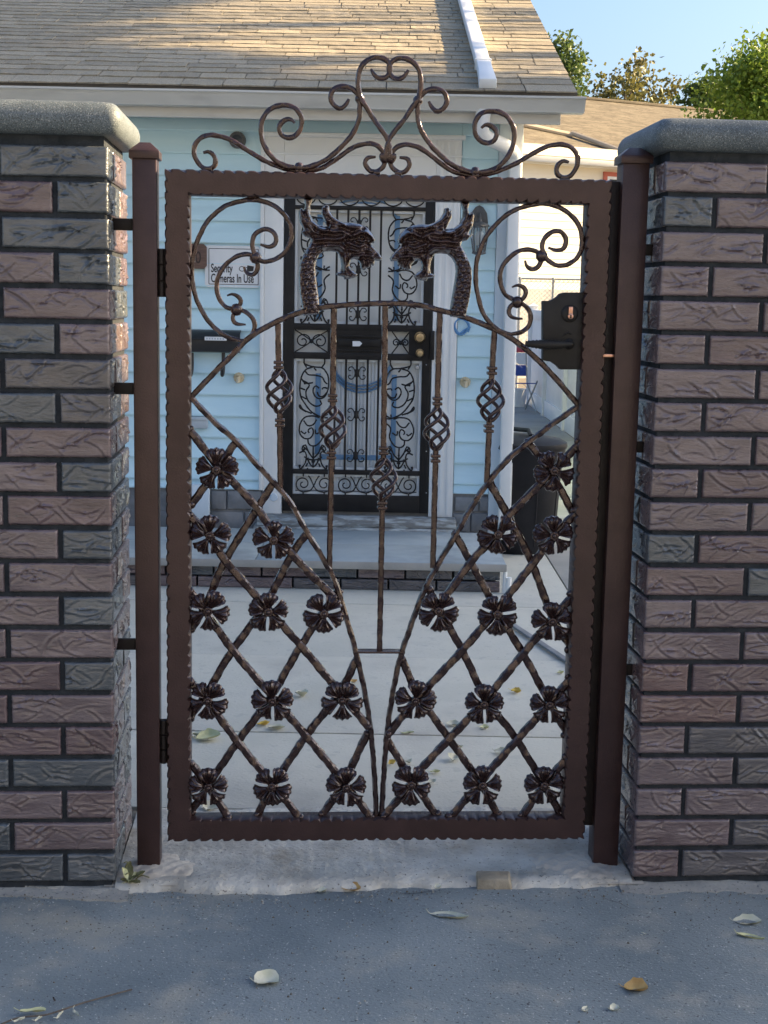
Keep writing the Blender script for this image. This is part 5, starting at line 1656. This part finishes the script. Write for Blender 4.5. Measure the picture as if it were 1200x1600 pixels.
# ------------------------------------------------------------------ leaves, twig, weed, paver, footings
def leaf_mesh(L_, Wd, curl, fold, shape, rs):
    nl, nw = 8, 4
    vs, fs = [], []
    bend = rs.uniform(-.25, .25)
    for i in range(nl + 1):
        t = i / nl
        if shape == 'broad': w_ = math.sin(math.pi * min(.98, t * .96 + .03)) ** .7 * (1 + .10 * math.sin(t * 17 + bend * 9))
        elif shape == 'pod': w_ = (.75 + .25 * math.sin(math.pi * t)) * (1 if .05 < t < .95 else .6)
        else: w_ = math.sin(math.pi * (t ** .8) * .97 + .02) * (1 - .25 * t)
        for j in range(nw + 1):
            q = j / nw * 2 - 1
            x = (t - .5) * L_
            y = q * Wd / 2 * w_ + bend * L_ * (t - .5) ** 2
            zz = fold * abs(q) ** 1.4 * Wd * w_ + curl * L_ * (2 * t - 1) ** 2 * (1 if t > .5 else .55) + .0015 + .002 * math.sin(7 * t + 3 * q)
            vs.append((x, y, zz))
    n = nw + 1
    for i in range(nl):
        for j in range(nw):
            a = i * n + j
            fs.append((a, a + 1, a + n + 1, a + n))
    N_ = len(vs)
    vs += [(v[0], v[1], v[2] - .0008) for v in vs]
    fs += [tuple(k + N_ for k in reversed(f_)) for f_ in fs]
    # stalk
    k0 = vs[nw // 2]
    b = MB().add(vs, fs)
    st = rs.uniform(.10, .30)
    b.tube([(k0[0], k0[1], k0[2]), (k0[0] - L_ * st * .5, k0[1] + .002, k0[2] + L_ * .04), (k0[0] - L_ * st, k0[1] + .006, k0[2] + L_ * .09)], .0006 + L_ * .004, 5)
    return b
rsl = random.Random(4)
def fallen(px, py, Lpx, rz, mname, shape, label, curl=.16, fold=.22, Wr=.55, cat='leaf', z=None):
    zz = z if z is not None else (.003 if py < 1390 else -.017)
    p = WG(px, py, zz)
    L_ = Lpx * p.y / FPX * (1.02 if py > 1380 else .85)
    o = leaf_mesh(L_, L_ * min(1.0, Wr * 1.5), curl * 1.2, fold, shape, rsl).build('fallen_leaf', M[mname], None, smooth=70)
    o.location = p
    o.rotation_euler = (rsl.uniform(-.2, .2), rsl.uniform(-.1, .1), math.radians(rz))
    return tag(o, label, cat, 'fallen leaves on the paving')
fallen(703, 1435, 66, -20, 'leaf_pale', 'narrow', 'long pale narrow leaf lying on the asphalt below the gate centre', .10, .25, .28)
fallen(416, 1535, 40, 8, 'leaf_pale', 'pod', 'pale leaf with upright stalk on the asphalt left of centre', .10, .30, .60)
fallen(1168, 1443, 44, -5, 'leaf_pale', 'broad', 'pale stalked leaf on the asphalt below the right pillar', .08, .2, .55)
fallen(1172, 1468, 44, -22, 'leaf_lime', 'narrow', 'thin curled lime leaf just in front of the pale stalked leaf', .16, .4, .26)
fallen(994, 1548, 38, -12, 'leaf_tan', 'broad', 'orange tan leaf on the asphalt near the right bottom', .12, .35, .62)
fallen(914, 1579, 16, 65, 'leaf_pale', 'narrow', 'tiny upright pale leaf scrap left of the orange tan leaf', .2, .3, .5)
fallen(960, 1579, 17, 35, 'leaf_pale', 'broad', 'small crumpled pale leaf close below the orange tan leaf', .25, .35, .7)
fallen(1002, 1461, 16, 0, 'leaf_pale', 'broad', 'tiny flat oval leaf on the asphalt in front of the right post', .02, .05, .45)
fallen(503, 1394, 16, 15, 'leaf_pale', 'broad', 'small white leaf at the kerb of the threshold below the gate', .2, .3, .6)
fallen(547, 1391, 34, -12, 'leaf_tan', 'broad', 'dull tan leaf leaning on the threshold edge below the gate', .15, .3, .5)
fallen(684, 1388, 12, 30, 'leaf_pale', 'broad', 'tiny white leaf crumb on the threshold edge left of the paver', .2, .3, .8)
fallen(326, 1154, 46, 10, 'leaf_lime', 'broad', 'large lime green leaf on the patio near the left frame', .12, .25, .6)
fallen(306, 1150, 24, -20, 'leaf_pale', 'broad', 'white leaf tucked against the left frame beside the lime leaf', .2, .3, .6)
fallen(326, 1264, 28, 70, 'leaf_pale', 'broad', 'pale leaf under the lowest left rosette', .25, .3, .7)
fallen(412, 1073, 18, 80, 'leaf_pale', 'narrow', 'white leaf standing upright behind the upper left lattice', .3, .3, .7)
fallen(471, 1088, 26, -25, 'leaf_pale', 'broad', 'white triangular leaf in the middle of the left lattice', .3, .4, .8)
fallen(412, 1133, 24, 15, 'leaf_yellow', 'broad', 'yellowish leaf beside a long pale leaf behind the left lattice', .15, .3, .55)
fallen(432, 1139, 32, -6, 'leaf_pale', 'broad', 'long pale leaf next to the yellowish one behind the left lattice', .12, .3, .45)
fallen(553, 1066, 14, 40, 'leaf_tan', 'broad', 'small tan leaf on the patio at the left sweep bar', .2, .3, .7)
fallen(806, 1082, 19, -10, 'leaf_yellow', 'broad', 'bright yellow leaf on the patio behind the right lattice', .18, .35, .65)
fallen(708, 1133, 25, -8, 'leaf_pale', 'broad', 'pale leaf on the patio right of the centre rosettes', .15, .3, .5)
fallen(757, 1138, 17, 12, 'leaf_lime', 'broad', 'small lime leaf right of the pale leaf behind the right lattice', .15, .3, .6)
fallen(637, 1145, 24, 4, 'leaf_lime', 'narrow', 'flat thin leaf on the patio joint near the gate centre', .04, .1, .35)
fallen(613, 1194, 16, 40, 'leaf_yellow', 'broad', 'yellow leaf low at the right sweep bar', .25, .35, .8)
fallen(638, 1192, 16, -40, 'leaf_pale', 'broad', 'white leaf beside the low yellow leaf at the right sweep bar', .2, .3, .7)
fallen(708, 1187, 26, 75, 'leaf_pale', 'broad', 'white ragged leaf low in the middle of the right lattice', .2, .35, .6)
fallen(719, 1168, 13, -40, 'leaf_pale', 'broad', 'small white leaf just above the ragged white leaf', .2, .3, .8)
fallen(676, 1223, 14, 85, 'leaf_pale', 'broad', 'small pale leaf above the bottom rail right of centre', .25, .3, .9)
fallen(680, 1207, 19, 8, 'leaf_lime', 'broad', 'small lime leaf above the bottom rail right of centre', .12, .25, .5)
fallen(783, 1176, 26, -14, 'leaf_pale', 'broad', 'broad pale leaf low behind the right lattice bars', .1, .25, .55)
fallen(876, 1052, 13, 20, 'leaf_lime', 'broad', 'tiny lime leaf at the right frame behind the lattice', .15, .3, .7)

# twig with leaflets at the left bottom
tw = empty('twig', 'dry twig with pale leaflets on the asphalt at the left bottom', 'twig', (0, 0, 0))
P = [WG(x, y, -.014 + dz_) for x, y, dz_ in ((2, 1600, 0), (30, 1590, .004), (70, 1586, .006), (100, 1577, .008), (130, 1567, .006), (180, 1553, .002), (206, 1546, 0))]
MB().tube(smooth_path([tuple(p) for p in P], .01), .0021, 6).build('stem', M['twig'], tw, smooth=60)
for (x, y, Lp, rz, mm) in ((52, 1581, 42, 5, 'leaf_lime'), (118, 1584, 26, -55, 'leaf_pale'), (60, 1592, 18, 60, 'leaf_pale'), (92, 1588, 18, 75, 'leaf_pale'), (84, 1562, 14, 125, 'twig'), (30, 1594, 20, 40, 'leaf_pale'), (98, 1580, 14, 95, 'leaf_pale')):
    p = WG(x, y, -.012)
    L_ = Lp * p.y / FPX
    o = leaf_mesh(L_, L_ * .26, .08, .3, 'pod' if mm == 'leaf_lime' else 'narrow', rsl).build('leaflet', M[mm], tw, smooth=70)
    o.location = p
    o.rotation_euler = (0, 0, math.radians(rz))

# weed at the foot of the left post
gu, gz = G(207, 1345, .03)
wx, wy = wl(gu + .0, .03)
wd = empty('weed', 'small straggly weed at the foot of the left post', 'weed', (wx, wy, 0), GA)
wd.scale = (.78, .78, .78)
for (du_, dv_, h, rz, L_, m_, tilt) in ((-.012, 0, .030, 100, .060, 'weed', -.9), (.000, -.02, .012, 40, .05, 'leaf_lime', -.5), (-.02, -.03, .006, -150, .045, 'weed', -.3), (.020, -.02, .018, 15, .06, 'weed', -.35), (.01, -.04, .004, -20, .05, 'weed', -.1), (-.025, -.02, .03, 140, .045, 'leaf_lime', -.9), (-.01, .0, .045, 80, .04, 'weed', -1.1)):
    o = leaf_mesh(L_, L_ * .5, .12, .25, 'broad', rsl).build('leaf', M[m_], wd, smooth=70)
    o.location = (du_, dv_, h)
    o.rotation_euler = (0, tilt, math.radians(rz))
b = MB()
for a in ((-.02, -.03, .03), (.06, -.03, .02), (.03, -.05, .01), (-.03, 0, .06)):
    b.tube(smooth_path([(0, 0, -.01), (a[0] * .5, a[1] * .5, a[2]), a], .01), .0022, 5)
b.build('stem', M['weed'], wd, smooth=60)

# broken paver set in the threshold edge
p = WG(772, 1378, 0)
pv = MB()
pv.add([(-.050, -.022, -.02), (.048, -.024, -.02), (.052, .030, -.02), (-.046, .034, -.02), (-.047, -.018, .012), (.038, -.020, .012), (.046, .028, .016), (-.045, .032, .016)],
       [(0, 3, 2, 1), (4, 5, 6, 7), (0, 1, 5, 4), (1, 2, 6, 5), (2, 3, 7, 6), (3, 0, 4, 7)])
o = pv.build('paver', M['paver'], None, bevel=.004)
o.location = (p[0], p[1], .004)
o.rotation_euler = (0, 0, GA)
tag(o, 'small broken tan paver set in the threshold edge below the gate', 'paver')

# rough cement mounds around the post feet (worn into the threshold)
def mound(name, u0, u1, v0, v1, h, m, seed):
    rs = np.random.RandomState(seed)
    nu, nv = 40, 26
    ph = rs.uniform(0, 6.28, 8)
    vs, fs = [], []
    for j in range(nv + 1):
        for i in range(nu + 1):
            a, c_ = i / nu, j / nv
            r = math.hypot((a - .5) * 2, (c_ - .5) * 2)
            an = math.atan2(c_ - .5, a - .5)
            lim = .82 + .10 * math.sin(3 * an + ph[0]) + .06 * math.sin(7 * an + ph[1])
            k = max(0, 1 - (r / lim) ** 2)
            zz = h * k ** .6 + (.0022 * math.sin(a * 40 + ph[2]) * math.sin(c_ * 33 + ph[3]) + rs.uniform(-.0012, .0012)) * min(1, k * 4) - (.006 if k <= 0 else 0)
            x, y = wl(u0 + (u1 - u0) * a, v0 + (v1 - v0) * c_)
            vs.append((x, y, zz))
    for j in range(nv):
        for i in range(nu):
            a = j * (nu + 1) + i
            fs.append((a, a + 1, a + nu + 2, a + nu + 1))
    o = MB().add(vs, fs).build(name, M[m], None, smooth=60)
    o['kind'] = 'structure'
mound('cement_patch', -.73, -.47, .0, .22, .016, 'cement', 2)
mound('cement_patch', .40, .73, -.01, .24, .014, 'cement', 6)

# loose grit and crumbs on the pavement, gathered along the foot of the wall
gb = [MB(), MB()]
rg = random.Random(12)
for k in range(1500):
    edge = rg.random() < .45
    u = rg.uniform(-1.4, 1.4)
    v = (-.03 - abs(rg.gauss(0, .05))) if edge else rg.uniform(-1.0, .0)
    x, y = wl(u, v)
    r = rg.choice([.0012, .0016, .002, .0028]) * rg.uniform(.7, 1.3)
    zz = -.0125 + (.0 if not edge else .001)
    pts = [(x + r * rg.uniform(.6, 1.3) * math.cos(a), y + r * rg.uniform(.6, 1.3) * math.sin(a), zz - .001) for a in (0, 1.3, 2.5, 3.8, 5.0)]
    top = (x + rg.uniform(-.3, .3) * r, y + rg.uniform(-.3, .3) * r, zz + r * rg.uniform(.7, 1.3))
    gb[k % 2].add(pts + [top], [(i, (i + 1) % 5, 5) for i in range(5)])
for b_, m_ in zip(gb, ('footing', 'dirt')):
    o = b_.build('grit', M[m_], None)
    o['kind'] = 'stuff'

# hairline cracks in the pavement along the threshold
def crack(px, wdt):
    P = [WG(x, y, -.0105) for x, y in px]
    pts = smooth_path([tuple(p) for p in P], .006)
    vs, fs = [], []
    for i, p in enumerate(pts):
        t = np.array(pts[min(i + 1, len(pts) - 1)]) - np.array(pts[max(i - 1, 0)])
        n_ = np.array([-t[1], t[0], 0]) / (np.linalg.norm(t) + 1e-9)
        w_ = wdt * rnd.uniform(.5, 1.2) * math.sin(math.pi * min(.97, max(.03, i / (len(pts) - 1))))
        j = n_ * rnd.uniform(-.0015, .0015)
        vs += [np.array(p) - n_ * w_ + j, np.array(p) + n_ * w_ + j]
        if i: fs.append((2 * i - 2, 2 * i - 1, 2 * i + 1, 2 * i))
    o = MB().add(vs, fs).build('pavement_crack', M['ink'], None)
    o['kind'] = 'structure'
crack([(932, 1394), (946, 1404), (968, 1411), (984, 1419), (1002, 1420)], .0012)
crack([(690, 1392), (668, 1393), (640, 1396), (600, 1394)], .0016)
